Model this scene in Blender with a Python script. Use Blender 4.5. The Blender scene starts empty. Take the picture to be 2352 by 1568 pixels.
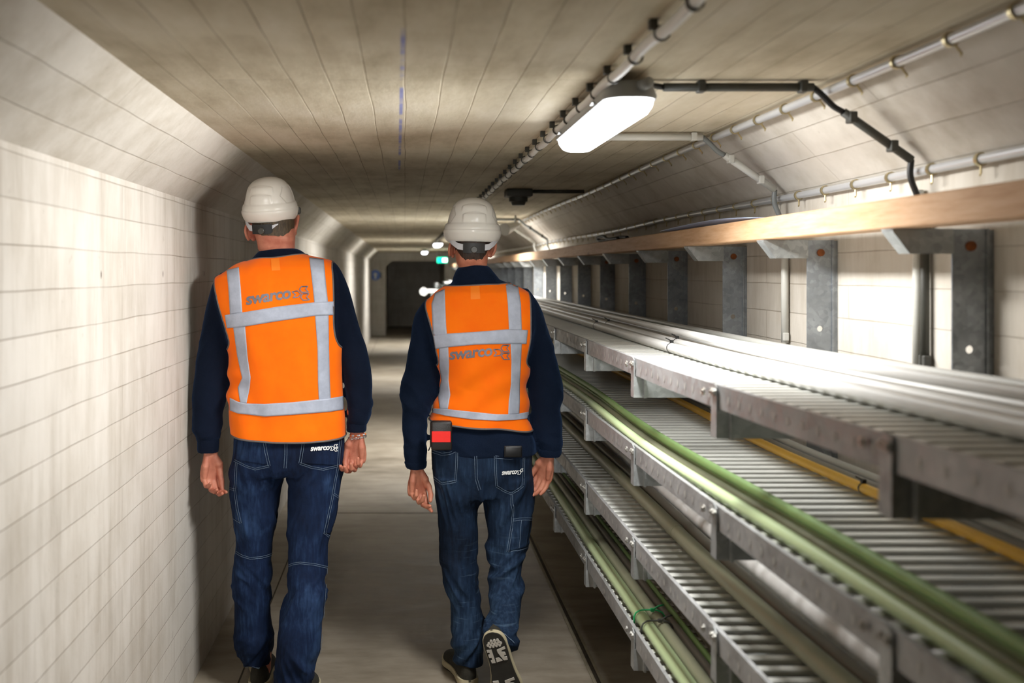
import bpy, bmesh, math, random
import numpy as np
from mathutils import Vector, Matrix, noise
from mathutils.bvhtree import BVHTree

random.seed(7)
PI = math.pi
SC = bpy.context.scene
COL = SC.collection
F = 2287.0            # focal length in pixels of a 2352 px wide frame
VX, VY = 930.0, 622.0 # where the tunnel's axis meets the picture
EYE = 1.53            # camera height
CAM = Vector((0, 0, EYE))


def px(x, y, d):
    """point at distance d down the tunnel that the photo shows at x, y"""
    return Vector(((x - VX) * d / F, d, EYE + (VY - y) * d / F))


def S(v):
    """sRGB 0-255 to linear"""
    out = []
    for c in v:
        c = c / 255.0
        out.append(c / 12.92 if c <= 0.04045 else ((c + 0.055) / 1.055) ** 2.4)
    return tuple(out) + (1.0,)


# ------------------------------------------------------------------ objects
def obj(name, bm, mat, parent=None, smooth=True, sharp=None):
    me = bpy.data.meshes.new(name)
    if isinstance(bm, bmesh.types.BMesh):
        bm.normal_update()
        bm.to_mesh(me)
        bm.free()
    else:
        me.from_pydata(bm[0], [], bm[1])
        me.update()
    for m in (mat if isinstance(mat, (list, tuple)) else [mat]):
        me.materials.append(m)
    if smooth:
        me.polygons.foreach_set('use_smooth', [True] * len(me.polygons))
        if sharp:
            me.set_sharp_from_angle(angle=math.radians(sharp))
    o = bpy.data.objects.new(name, me)
    COL.objects.link(o)
    if parent:
        o.parent = parent
        o.matrix_parent_inverse = Matrix.Translation(-parent.location) if parent.type == 'EMPTY' and parent.parent is None else Matrix()
    return o


def thing(name, label, cat, loc=(0, 0, 0), group=None):
    o = bpy.data.objects.new(name, None)
    COL.objects.link(o)
    o.location = loc
    o.empty_display_size = 0.05
    tag(o, label, cat, group)
    return o


def tag(o, label, cat, group=None):
    o['label'] = label
    o['category'] = cat
    if group:
        o['group'] = group
    return o


def struct(name, bm, mat, label, cat, parent=None, smooth=False):
    o = obj(name, bm, mat, parent, smooth=smooth)
    o['kind'] = 'structure'
    o['label'] = label
    o['category'] = cat
    return o


def dup(root, offset, label, group=None):
    """copy a thing, its parts and their parts, moved by offset"""
    r = root.copy()
    COL.objects.link(r)
    r.location = root.location + Vector(offset)
    r['label'] = label
    if group:
        r['group'] = group
    for ch in list(root.children):
        c = ch.copy()
        COL.objects.link(c)
        c.parent = r
        c.matrix_parent_inverse = ch.matrix_parent_inverse.copy()
        for g in ch.children:
            d = g.copy()
            COL.objects.link(d)
            d.parent = c
            d.matrix_parent_inverse = g.matrix_parent_inverse.copy()
    return r


# ------------------------------------------------------------------ mesh bits
def box(bm, x0, x1, y0, y1, z0, z1):
    vs = [bm.verts.new((x, y, z)) for z in (z0, z1) for y in (y0, y1) for x in (x0, x1)]
    for f in ((0, 2, 3, 1), (4, 5, 7, 6), (0, 1, 5, 4), (1, 3, 7, 5), (3, 2, 6, 7), (2, 0, 4, 6)):
        bm.faces.new([vs[i] for i in f])
    return vs


def bevel(bm, w, seg=2):
    bmesh.ops.bevel(bm, geom=list(bm.edges), offset=w, segments=seg, affect='EDGES', profile=0.5)
    return bm


def prism(bm, poly, axis, a, b):
    """extrude a 2D polygon: axis 'y' poly is (x, z); 'x' poly is (y, z); 'z' poly is (x, y)"""
    def P(p, t):
        return {'y': (p[0], t, p[1]), 'x': (t, p[0], p[1]), 'z': (p[0], p[1], t)}[axis]
    A = [bm.verts.new(P(p, a)) for p in poly]
    B = [bm.verts.new(P(p, b)) for p in poly]
    n = len(poly)
    bm.faces.new(A)
    bm.faces.new(B[::-1])
    for i in range(n):
        j = (i + 1) % n
        bm.faces.new((A[i], B[i], B[j], A[j]))
    return bm


def cyl(bm, p0, p1, r, n=16, r1=None):
    return tube(bm, [p0, p1], [r, r if r1 is None else r1], n)


def frames(pts):
    pts = [Vector(p) for p in pts]
    T = []
    for i in range(len(pts)):
        a = pts[max(i - 1, 0)]
        b = pts[min(i + 1, len(pts) - 1)]
        t = (b - a)
        T.append(t.normalized() if t.length > 1e-9 else Vector((0, 0, 1)))
    up = Vector((0, 0, 1)) if abs(T[0].z) < 0.9 else Vector((1, 0, 0))
    N = [(up - T[0] * up.dot(T[0])).normalized()]
    for i in range(1, len(pts)):
        n = N[-1] - T[i] * N[-1].dot(T[i])
        N.append(n.normalized() if n.length > 1e-6 else N[-1])
    return pts, T, N


def tube(bm, pts, radii, n=12, flat=None, round_ends=False):
    """a closed tube through pts; flat=(sx, sy) squashes the section"""
    if not isinstance(radii, (list, tuple)):
        radii = [radii] * len(pts)
    pts, T, N = frames(pts)
    radii = list(radii)
    if round_ends:
        P2, R2, T2, N2 = [], [], [], []
        for a in (1.0, 0.8, 0.5):
            P2.append(pts[0] - T[0] * radii[0] * a); R2.append(radii[0] * math.sqrt(max(1 - a * a, 0.02))); T2.append(T[0]); N2.append(N[0])
        P2 += pts; R2 += radii; T2 += T; N2 += N
        for a in (0.5, 0.8, 1.0):
            P2.append(pts[-1] + T[-1] * radii[-1] * a); R2.append(radii[-1] * math.sqrt(max(1 - a * a, 0.02))); T2.append(T[-1]); N2.append(N[-1])
        pts, radii, T, N = P2, R2, T2, N2
    rings = []
    for p, r, t, nn in zip(pts, radii, T, N):
        b = t.cross(nn)
        ring = []
        for k in range(n):
            a = 2 * PI * k / n
            ca, sa = math.cos(a), math.sin(a)
            if flat:
                ca *= flat[0]; sa *= flat[1]
            ring.append(bm.verts.new(p + nn * (ca * r) + b * (sa * r)))
        rings.append(ring)
    for A, B in zip(rings, rings[1:]):
        for k in range(n):
            bm.faces.new((A[k], A[(k + 1) % n], B[(k + 1) % n], B[k]))
    bm.faces.new(rings[0][::-1])
    bm.faces.new(rings[-1])
    return bm


def smooth_path(pts, step=0.02):
    """Catmull-Rom through pts"""
    P = [Vector(p) for p in pts]
    P = [P[0] * 2 - P[1]] + P + [P[-1] * 2 - P[-2]]
    out = []
    for i in range(1, len(P) - 2):
        a, b, c, d = P[i - 1:i + 3]
        n = max(1, int((c - b).length / step))
        for k in range(n):
            t = k / n
            out.append(0.5 * ((2 * b) + (c - a) * t + (2 * a - 5 * b + 4 * c - d) * t * t + (3 * b - a - 3 * c + d) * t ** 3))
    out.append(P[-2])
    return out


def pchip(xs, ys, x):
    """monotone cubic interpolation, numpy"""
    xs = np.asarray(xs, float); ys = np.asarray(ys, float); x = np.asarray(x, float)
    h = np.diff(xs); dl = np.diff(ys) / h
    m = np.zeros_like(ys)
    m[0], m[-1] = dl[0], dl[-1]
    for i in range(1, len(xs) - 1):
        if dl[i - 1] * dl[i] > 0:
            w1 = 2 * h[i] + h[i - 1]; w2 = h[i] + 2 * h[i - 1]
            m[i] = (w1 + w2) / (w1 / dl[i - 1] + w2 / dl[i])
    x = np.clip(x, xs[0], xs[-1])
    k = np.clip(np.searchsorted(xs, x, side='right') - 1, 0, len(xs) - 2)
    t = (x - xs[k]) / h[k]
    return ((1 + 2 * t) * (1 - t) ** 2 * ys[k] + t * (1 - t) ** 2 * h[k] * m[k]
            + t * t * (3 - 2 * t) * ys[k + 1] + t * t * (t - 1) * h[k] * m[k + 1])


def sstep(a, b, x):
    t = min(max((x - a) / (b - a), 0.0), 1.0)
    return t * t * (3 - 2 * t)


def fuse(bms, voxel, smooth=4, factor=0.5):
    """join closed shells into ONE continuous surface"""
    me = bpy.data.meshes.new('tmp')
    bms.to_mesh(me)
    bms.free()
    o = bpy.data.objects.new('tmp', me)
    COL.objects.link(o)
    m = o.modifiers.new('r', 'REMESH'); m.mode = 'VOXEL'; m.voxel_size = voxel
    if smooth:
        s = o.modifiers.new('s', 'SMOOTH'); s.factor = factor; s.iterations = smooth
    bpy.context.view_layer.update()
    dg = bpy.context.evaluated_depsgraph_get()
    res = bpy.data.meshes.new_from_object(o.evaluated_get(dg))
    bpy.data.objects.remove(o)
    bpy.data.meshes.remove(me)
    bm = bmesh.new()
    bm.from_mesh(res)
    bpy.data.meshes.remove(res)
    bm.normal_update()
    return bm


def bvh_of(bm):
    return BVHTree.FromBMesh(bm)


def cast(bvh, x, y, lift=0.0):
    d = Vector(((x - VX) / F, 1.0, (VY - y) / F)).normalized()
    loc, n, i, dist = bvh.ray_cast(CAM, d, 12.0)
    if loc is None:
        return None
    if n.dot(d) > 0:
        n = -n
    return loc + n * lift


def ribbon(bm, bvh, pts, w, lift=0.0012, step=3.0):
    """a thin raised strip lying on a surface, along a traced line"""
    P = [(float(a), float(b)) for a, b in pts]
    dense = []
    for (ax, ay), (bx, by) in zip(P, P[1:]):
        n = max(1, int(math.hypot(bx - ax, by - ay) / step))
        for k in range(n):
            dense.append((ax + (bx - ax) * k / n, ay + (by - ay) * k / n))
    dense.append(P[-1])
    prev = None
    for i, (x, y) in enumerate(dense):
        a = dense[max(i - 1, 0)]; b = dense[min(i + 1, len(dense) - 1)]
        dx, dy = b[0] - a[0], b[1] - a[1]
        L = math.hypot(dx, dy) or 1
        nx, ny = -dy / L * w / 2, dx / L * w / 2
        q = [cast(bvh, x + nx, y + ny, lift), cast(bvh, x - nx, y - ny, lift)]
        if None in q or (prev and (q[0] - prev[0].co).length > 0.05):
            prev = None
            continue
        cur = [bm.verts.new(v) for v in q]
        if prev:
            bm.faces.new((prev[0], prev[1], cur[1], cur[0]))
        prev = cur


def patch(bm, bvh, A, B, nu=6, step=4.0, lift=0.002, snap=None):
    """a cloth strip lying on a surface between two traced edges"""
    m = max(len(A), 2)
    LA = sum(math.hypot(b[0] - a[0], b[1] - a[1]) for a, b in zip(A, A[1:]))
    n = max(2, int(LA / step))
    def along(P, t):
        s = t * (len(P) - 1)
        i = min(int(s), len(P) - 2)
        f = s - i
        return (P[i][0] + (P[i + 1][0] - P[i][0]) * f, P[i][1] + (P[i + 1][1] - P[i][1]) * f)
    rows = []
    for k in range(n + 1):
        a = along(A, k / n); b = along(B, k / n)
        row = []
        for j in range(nu + 1):
            t = j / nu
            q = cast(bvh, a[0] + (b[0] - a[0]) * t, a[1] + (b[1] - a[1]) * t, lift)
            row.append(bm.verts.new(q) if q is not None else None)
        rows.append(row)
    for r0, r1 in zip(rows, rows[1:]):
        for j in range(nu):
            q = (r0[j], r0[j + 1], r1[j + 1], r1[j])
            if None not in q and max((q[a].co - q[b].co).length for a, b in ((0, 2), (1, 3))) < 0.08:
                bm.faces.new(q)
    for v in [v for r in rows for v in r if v is not None and not v.link_faces]:
        bm.verts.remove(v)
# ------------------------------------------------------------------ materials
def newmat(name):
    m = bpy.data.materials.new(name)
    m.use_nodes = True
    nt = m.node_tree
    b = nt.nodes['Principled BSDF']
    return m, nt, b


def N(nt, t, **kw):
    n = nt.nodes.new(t)
    for k, v in kw.items():
        if k.startswith('i_'):
            n.inputs[k[2:].replace('_', ' ')].default_value = v
        else:
            setattr(n, k, v)
    return n


def L(nt, a, b):
    nt.links.new(a, b)


def mixc(nt, fac, a, b, mode='MIX'):
    n = nt.nodes.new('ShaderNodeMix')
    n.data_type = 'RGBA'
    n.blend_type = mode
    for i, v in ((0, fac), (6, a), (7, b)):
        if hasattr(v, 'is_linked'):
            nt.links.new(v, n.inputs[i])
        else:
            n.inputs[i].default_value = v
    return n.outputs[2]


def math_(nt, op, a, b=None, c=None):
    n = nt.nodes.new('ShaderNodeMath')
    n.operation = op
    for i, v in enumerate((a, b, c)):
        if v is None:
            continue
        if hasattr(v, 'is_linked'):
            nt.links.new(v, n.inputs[i])
        else:
            n.inputs[i].default_value = v
    return n.outputs[0]


def ramp(nt, src, stops):
    n = nt.nodes.new('ShaderNodeValToRGB')
    e = n.color_ramp.elements
    while len(e) < len(stops):
        e.new(0.5)
    for el, (p, c) in zip(e, stops):
        el.position = p
        el.color = c if len(c) == 4 else tuple(c) + (1,)
    nt.links.new(src, n.inputs[0])
    return n.outputs[0]


def bump(nt, b, height, dist=0.01, strength=0.5):
    n = nt.nodes.new('ShaderNodeBump')
    n.inputs['Strength'].default_value = strength
    n.inputs['Distance'].default_value = dist
    nt.links.new(height, n.inputs['Height'])
    nt.links.new(n.outputs[0], b.inputs['Normal'])


def coords(nt):
    return nt.nodes.new('ShaderNodeTexCoord').outputs['Object']


def noise_(nt, vec, scale, detail=4, rough=0.55, stretch=None):
    if stretch:
        mp = N(nt, 'ShaderNodeMapping')
        mp.inputs['Scale'].default_value = stretch
        L(nt, vec, mp.inputs['Vector'])
        vec = mp.outputs[0]
    n = N(nt, 'ShaderNodeTexNoise')
    n.inputs['Scale'].default_value = scale
    n.inputs['Detail'].default_value = detail
    n.inputs['Roughness'].default_value = rough
    L(nt, vec, n.inputs['Vector'])
    return n.outputs['Fac']


def simple(name, col, rough=0.5, metal=0.0, var=0.12, scale=20.0, bmp=0.0, bscale=None, spec=0.5):
    m, nt, b = newmat(name)
    v = coords(nt)
    f = noise_(nt, v, scale)
    c = S(col) if max(col[:3]) > 1.0 else tuple(col[:3]) + (1,)
    dark = tuple(x * (1 - var) for x in c[:3]) + (1,)
    lite = tuple(min(x * (1 + var), 1) for x in c[:3]) + (1,)
    L(nt, ramp(nt, f, [(0.3, dark), (0.7, lite)]), b.inputs['Base Color'])
    b.inputs['Roughness'].default_value = rough
    b.inputs['Metallic'].default_value = metal
    b.inputs['Specular IOR Level'].default_value = spec
    if bmp:
        g = noise_(nt, v, bscale or scale * 4)
        bump(nt, b, g, bmp, 0.6)
    return m


def emit(name, col, strength):
    m, nt, b = newmat(name)
    b.inputs['Base Color'].default_value = tuple(col) + (1,)
    b.inputs['Emission Color'].default_value = tuple(col) + (1,)
    b.inputs['Emission Strength'].default_value = strength
    b.inputs['Roughness'].default_value = 0.4
    return m


def concrete(name, along, across, base, dark, lite, row=0.093, length=2.3, line=0.5, streak=(1, 1, 1), extra=None, drips=0.0):
    """board-marked concrete: along/across are the axes of the shuttering boards"""
    m, nt, b = newmat(name)
    v = coords(nt)
    sep = N(nt, 'ShaderNodeSeparateXYZ'); L(nt, v, sep.inputs[0])
    ax = {'x': sep.outputs[0], 'y': sep.outputs[1], 'z': sep.outputs[2]}
    wob = noise_(nt, v, 2.0, 2)
    acr = math_(nt, 'ADD', ax[across] if across in ax else math_(nt, 'MULTIPLY', math_(nt, 'SUBTRACT', ax['z'], math_(nt, 'ABSOLUTE', ax['x'])), 0.7071),
                math_(nt, 'MULTIPLY', math_(nt, 'SUBTRACT', wob, 0.5), 0.012))
    cmb = N(nt, 'ShaderNodeCombineXYZ')
    L(nt, ax[along], cmb.inputs[0]); L(nt, acr, cmb.inputs[1])
    br = N(nt, 'ShaderNodeTexBrick')
    br.offset = 0.37; br.offset_frequency = 3; br.squash = 1.0
    br.inputs['Scale'].default_value = 1.0
    br.inputs['Brick Width'].default_value = length
    br.inputs['Row Height'].default_value = row
    br.inputs['Mortar Size'].default_value = 0.0022
    br.inputs['Mortar Smooth'].default_value = 0.6
    br.inputs['Bias'].default_value = 0.0
    br.inputs['Color1'].default_value = (0.35, 0.35, 0.35, 1)
    br.inputs['Color2'].default_value = (0.65, 0.65, 0.65, 1)
    br.inputs['Mortar'].default_value = (0.5, 0.5, 0.5, 1)
    L(nt, cmb.outputs[0], br.inputs['Vector'])
    big = noise_(nt, v, 1.7, 5, 0.6)
    grain = noise_(nt, v, 9.0, 6, 0.65, streak)
    fine = noise_(nt, v, 60.0, 3, 0.6)
    t = math_(nt, 'ADD', math_(nt, 'MULTIPLY', big, 0.55), math_(nt, 'MULTIPLY', grain, 0.45))
    c = ramp(nt, t, [(0.32, S(dark)), (0.52, S(base)), (0.72, S(lite))])
    brick_f = math_(nt, 'ADD', 0.86, math_(nt, 'MULTIPLY', br.outputs['Color'], 0.28))
    c = mixc(nt, 1.0, c, brick_f, 'MULTIPLY')
    spots = ramp(nt, noise_(nt, v, 22.0, 3, 0.5), [(0.70, (0, 0, 0)), (0.80, (1, 1, 1))])
    c = mixc(nt, math_(nt, 'MULTIPLY', spots, 0.22), c, S((90, 78, 60)))
    brk = ramp(nt, noise_(nt, v, 3.1, 3), [(0.35, (0.25, 0.25, 0.25)), (0.6, (1, 1, 1))])
    lf = math_(nt, 'MULTIPLY', math_(nt, 'MULTIPLY', br.outputs['Fac'], line), brk)
    c = mixc(nt, lf, c, S((104, 86, 60)))
    if drips:
        dr = ramp(nt, noise_(nt, v, 11.0, 5, 0.65, (1.0, 1.0, 0.10)), [(0.54, (0, 0, 0)), (0.74, (1, 1, 1))])
        c = mixc(nt, math_(nt, 'MULTIPLY', dr, drips), c, S((120, 106, 86)))
    if extra:
        c = extra(nt, ax, v, c)
    L(nt, c, b.inputs['Base Color'])
    b.inputs['Roughness'].default_value = 0.82
    b.inputs['Specular IOR Level'].default_value = 0.25
    h = math_(nt, 'SUBTRACT', math_(nt, 'ADD', math_(nt, 'MULTIPLY', grain, 0.5), math_(nt, 'ADD', math_(nt, 'MULTIPLY', fine, 0.15), math_(nt, 'MULTIPLY', br.outputs['Color'], 0.6))),
              math_(nt, 'MULTIPLY', br.outputs['Fac'], 0.6))
    bump(nt, b, h, 0.006, 0.55)
    return m


def band(nt, val, centre, half, soft):
    """1 inside |val-centre| < half"""
    d = math_(nt, 'ABSOLUTE', math_(nt, 'SUBTRACT', val, centre))
    n = N(nt, 'ShaderNodeMapRange')
    n.inputs['From Min'].default_value = half
    n.inputs['From Max'].default_value = half + soft
    n.inputs['To Min'].default_value = 1.0
    n.inputs['To Max'].default_value = 0.0
    L(nt, d, n.inputs['Value'])
    return n.outputs[0]


def tie_holes(nt, ax, v, c):
    # old formwork tie holes: short dark upright marks every 0.66 m at chest height
    p = math_(nt, 'PINGPONG', math_(nt, 'SUBTRACT', ax['y'], 2.58), 0.33)
    f = math_(nt, 'MULTIPLY', band(nt, p, 0.0, 0.0035, 0.002), band(nt, ax['z'], 1.52, 0.004, 0.009))
    return mixc(nt, math_(nt, 'MULTIPLY', f, 0.8), c, S((52, 40, 28)))


def chalk(nt, ax, v, c):
    # blue chalk setting-out line on the ceiling
    x = math_(nt, 'ADD', ax['x'], math_(nt, 'MULTIPLY', ax['y'], 0.0085))
    f = math_(nt, 'MULTIPLY', band(nt, x, 0.0125, 0.0032, 0.003), ramp(nt, noise_(nt, v, 5.0, 3), [(0.38, (0, 0, 0)), (0.55, (0.75, 0.75, 0.75))]))
    f = math_(nt, 'MULTIPLY', f, band(nt, ax['y'], 3.1, 1.2, 0.1))
    x2 = math_(nt, 'SUBTRACT', ax['x'], 0.455)
    return mixc(nt, f, c, S((104, 118, 190)))


M = {}
M['wall'] = concrete('board_marked_concrete_wall', 'y', 'z', (202, 197, 189), (176, 168, 156), (214, 210, 204), streak=(2.2, 1.6, 0.3), line=0.42, drips=0.35, length=1.7, extra=tie_holes)
M['wall_r'] = concrete('board_marked_concrete_right', 'y', 'z', (200, 194, 184), (172, 163, 149), (213, 208, 200), streak=(2.2, 1.6, 0.3), line=0.4, length=1.7)
M['cham'] = concrete('board_marked_concrete_haunch', 'y', 'd', (198, 193, 184), (168, 160, 146), (212, 207, 199), row=0.098, length=1.4, line=0.36)
M['ceil'] = concrete('board_marked_concrete_ceiling', 'y', 'x', (200, 191, 170), (160, 148, 124), (218, 211, 196), row=0.088, length=2.3, streak=(1.5, 0.35, 1), line=0.55, extra=chalk)


def floor_mat():
    m, nt, b = newmat('worn_concrete_floor')
    v = coords(nt)
    big = noise_(nt, v, 1.1, 5, 0.6)
    mid = noise_(nt, v, 6.0, 6, 0.6, (0.5, 1.6, 1))
    t = math_(nt, 'ADD', math_(nt, 'MULTIPLY', big, 0.5), math_(nt, 'MULTIPLY', mid, 0.5))
    c = ramp(nt, t, [(0.33, S((112, 102, 86))), (0.5, S((150, 140, 124))), (0.68, S((176, 168, 154)))])
    sp = ramp(nt, noise_(nt, v, 90.0, 2), [(0.72, (0, 0, 0)), (0.78, (1, 1, 1))])
    c = mixc(nt, math_(nt, 'MULTIPLY', sp, 0.25), c, S((70, 62, 50)))
    L(nt, c, b.inputs['Base Color'])
    L(nt, math_(nt, 'ADD', 0.42, math_(nt, 'MULTIPLY', mid, 0.35)), b.inputs['Roughness'])
    bump(nt, b, noise_(nt, v, 40.0, 5), 0.003, 0.4)
    return m


M['floor'] = floor_mat()


def galv(name, a=(150, 153, 155), b_=(186, 190, 193), dark=(104, 108, 110), rough=0.42, metal=0.65, slots=False, vscale=60.0, spangle=0.25):
    m, nt, b = newmat(name)
    v = coords(nt)
    vo = N(nt, 'ShaderNodeTexVoronoi'); vo.inputs['Scale'].default_value = vscale
    L(nt, v, vo.inputs['Vector'])
    sp = N(nt, 'ShaderNodeSeparateColor'); L(nt, vo.outputs['Color'], sp.inputs[0])
    f = math_(nt, 'ADD', math_(nt, 'MULTIPLY', sp.outputs[0], spangle), math_(nt, 'MULTIPLY', noise_(nt, v, 7.0, 5), 1.0 - spangle))
    c = ramp(nt, f, [(0.25, S(dark)), (0.5, S(a)), (0.8, S(b_))])
    if slots:
        sep = N(nt, 'ShaderNodeSeparateXYZ'); L(nt, v, sep.inputs[0])
        p = math_(nt, 'PINGPONG', sep.outputs[1], 0.05)
        c = mixc(nt, math_(nt, 'MULTIPLY', math_(nt, 'MULTIPLY', band(nt, p, 0.0, 0.003, 0.002), band(nt, sep.outputs[2], 0.0, 0.006, 0.003)), 0.55), c, S((214, 214, 210)))
    L(nt, c, b.inputs['Base Color'])
    b.inputs['Metallic'].default_value = metal
    L(nt, math_(nt, 'ADD', rough - 0.1, math_(nt, 'MULTIPLY', sp.outputs[1], 0.22)), b.inputs['Roughness'])
    return m


M['galv'] = galv('galvanised_steel', (168, 172, 173), (196, 200, 201), (140, 144, 145), 0.42, 0.5, spangle=0.2, vscale=70)
M['rail'] = galv('tray_rail_steel', (164, 165, 166), (182, 184, 185), (140, 139, 138), 0.5, 0.4, spangle=0.1)
M['rung'] = simple('tray_rung_steel', (208, 209, 204), 0.36, 0.3, 0.05, 4)
M['post'] = galv('support_post_steel', (146, 152, 158), (186, 193, 200), (118, 123, 128), 0.42, 0.6, spangle=0.14, vscale=80)
M['bolt'] = simple('zinc_bolt', (190, 188, 182), 0.35, 0.8)
M['rust'] = simple('rusty_bolt_head', (132, 74, 34), 0.85, 0.1, 0.3, 60)
M['rust_stain'] = simple('rust_stain', (150, 104, 70), 0.85, 0.0, 0.3, 60)


def wood_mat():
    m, nt, b = newmat('planed_softwood')
    v = coords(nt)
    g = noise_(nt, v, 3.0, 6, 0.6, (14, 0.9, 14))
    w = noise_(nt, v, 30.0, 4, 0.6, (3, 0.35, 3))
    kn = N(nt, 'ShaderNodeTexVoronoi'); kn.inputs['Scale'].default_value = 1.0
    mp = N(nt, 'ShaderNodeMapping'); mp.inputs['Scale'].default_value = (5, 2.2, 9); L(nt, v, mp.inputs[0]); L(nt, mp.outputs[0], kn.inputs['Vector'])
    t = math_(nt, 'ADD', math_(nt, 'MULTIPLY', g, 0.6), math_(nt, 'MULTIPLY', w, 0.4))
    c = ramp(nt, t, [(0.3, S((180, 134, 92))), (0.5, S((204, 164, 126))), (0.7, S((218, 184, 150)))])
    k = ramp(nt, kn.outputs['Distance'], [(0.05, (1, 1, 1)), (0.12, (0, 0, 0))])
    c = mixc(nt, math_(nt, 'MULTIPLY', k, 0.55), c, S((110, 66, 36)))
    L(nt, c, b.inputs['Base Color'])
    b.inputs['Roughness'].default_value = 0.62
    bump(nt, b, w, 0.003, 0.4)
    return m


M['wood'] = wood_mat()
M['pvc'] = simple('white_pvc_pipe', (206, 206, 200), 0.38, 0, 0.05, 8)
M['steelpipe'] = simple('steel_conduit', (202, 204, 207), 0.32, 0.45, 0.06, 5)
M['greypvc'] = simple('grey_pvc_pipe', (118, 122, 122), 0.45, 0, 0.1, 8)
M['darkcable'] = simple('dark_grey_cable', (52, 54, 56), 0.5, 0, 0.1, 8)
M['brass'] = simple('brass_yellow_clip', (190, 176, 138), 0.3, 0.85, 0.15, 40)
M['clip'] = simple('dark_clip', (74, 74, 70), 0.6, 0.2, 0.15, 40)
M['black'] = simple('black_plastic', (22, 22, 23), 0.5, 0, 0.2, 30)
M['housing'] = simple('grey_lamp_housing', (150, 152, 152), 0.5, 0, 0.06, 12)
M['detector'] = simple('dark_grey_plastic', (66, 66, 60), 0.55, 0, 0.1, 12)
M['lamp'] = emit('lit_lamp_diffuser', (0.93, 0.96, 1.0), 10.0)
M['exit_green'] = emit('lit_green_sign', (0.0, 0.75, 0.42), 2.2)
M['exit_white'] = emit('lit_white_sign_symbol', (0.85, 1.0, 0.95), 9.0)
M['blue_sign'] = simple('blue_sign_face', (92, 128, 206), 0.4, 0, 0.05, 8)
M['white_paint'] = simple('white_paint', (228, 228, 224), 0.4, 0, 0.04, 8)
M['bluesheet'] = simple('pale_blue_plastic_sheet', (172, 188, 222), 0.35, 0, 0.08, 10)


def cable(name, col, rough=0.42, var=0.1):
    return simple(name, col, rough, 0, var, 3.0)


M['c_white'] = cable('white_cable_sheath', (226, 226, 224))
M['c_grey'] = cable('light_grey_cable_sheath', (178, 178, 174))
M['c_dgrey'] = cable('grey_cable_sheath', (122, 118, 108))
M['c_green'] = cable('pale_green_cable_sheath', (188, 208, 160))
M['c_green2'] = cable('grass_green_cable_sheath', (138, 172, 108))
M['c_olive'] = cable('grey_green_cable_sheath', (148, 150, 126))
M['c_yellow'] = cable('yellow_cable_sheath', (226, 176, 62))
M['c_pipe'] = cable('white_plastic_duct', (236, 236, 235))
M['c_dpipe'] = cable('grey_plastic_duct', (98, 92, 80))
M['tie_green'] = simple('green_cable_tie', (52, 190, 120), 0.4)


# cloth and skin
def vest_mat():
    m, nt, b = newmat('fluorescent_orange_cloth')
    v = coords(nt)
    f = noise_(nt, v, 9.0, 4)
    L(nt, ramp(nt, f, [(0.3, (0.98, 0.145, 0.0)), (0.7, (1.0, 0.185, 0.0))]), b.inputs['Base Color'])
    b.inputs['Roughness'].default_value = 0.75
    b.inputs['Specular IOR Level'].default_value = 0.15
    b.inputs['Sheen Weight'].default_value = 0.1
    w = N(nt, 'ShaderNodeTexNoise'); w.inputs['Scale'].default_value = 700; L(nt, v, w.inputs['Vector'])
    bump(nt, b, math_(nt, 'ADD', math_(nt, 'MULTIPLY', w.outputs['Fac'], 0.05), noise_(nt, v, 14, 3, 0.5, (1, 1, 0.5))), 0.01, 0.35)
    return m


M['vest'] = vest_mat()
M['vest_tag'] = simple('orange_neck_tag', (1.0, 0.235, 0.01), 0.7, 0, 0.02)
M['ghost'] = simple('faint_orange_print', (1.0, 0.176, 0.0), 0.6, 0, 0.02)
def strip_mat():
    m, nt, b = newmat('silver_reflective_tape')
    v = coords(nt)
    f = noise_(nt, v, 26.0, 5, 0.65)
    L(nt, ramp(nt, f, [(0.3, S((158, 165, 182))), (0.7, S((178, 186, 203)))]), b.inputs['Base Color'])
    b.inputs['Roughness'].default_value = 0.55
    b.inputs['Metallic'].default_value = 0.15
    bump(nt, b, math_(nt, 'ADD', math_(nt, 'MULTIPLY', noise_(nt, v, 40, 4, 0.6), 0.35), math_(nt, 'MULTIPLY', noise_(nt, v, 12, 3), 1.0)), 0.004, 0.4)
    return m


M['strip'] = strip_mat()
M['piping'] = simple('grey_piping', (96, 92, 92), 0.6, 0, 0.1, 40)
M['print'] = simple('grey_print', (112, 112, 122), 0.4, 0.1, 0.12, 60)
M['stitch'] = simple('pale_stitching', (98, 116, 136), 0.8, 0, 0.25, 200)
M['stitch2'] = simple('ochre_stitching', (120, 96, 66), 0.8, 0, 0.25, 200)
M['embroid'] = simple('white_embroidery', (226, 228, 228), 0.7, 0, 0.06, 100)


def knit(name, col):
    m, nt, b = newmat(name)
    v = coords(nt)
    f = noise_(nt, v, 5.0, 4)
    c = S(col)
    L(nt, ramp(nt, f, [(0.3, tuple(x * 0.8 for x in c[:3])), (0.7, tuple(x * 1.25 for x in c[:3]))]), b.inputs['Base Color'])
    b.inputs['Roughness'].default_value = 0.9
    b.inputs['Specular IOR Level'].default_value = 0.12
    b.inputs['Sheen Weight'].default_value = 0.12
    b.inputs['Sheen Roughness'].default_value = 0.5
    b.inputs['Sheen Tint'].default_value = (0.2, 0.4, 0.9, 1)
    bump(nt, b, math_(nt, 'ADD', noise_(nt, v, 400, 2), math_(nt, 'MULTIPLY', noise_(nt, v, 22, 3), 2.0)), 0.004, 0.35)
    return m


M['knit'] = knit('navy_sweatshirt', (10, 18, 34))
M['fleece'] = knit('navy_fleece', (11, 22, 40))


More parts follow.
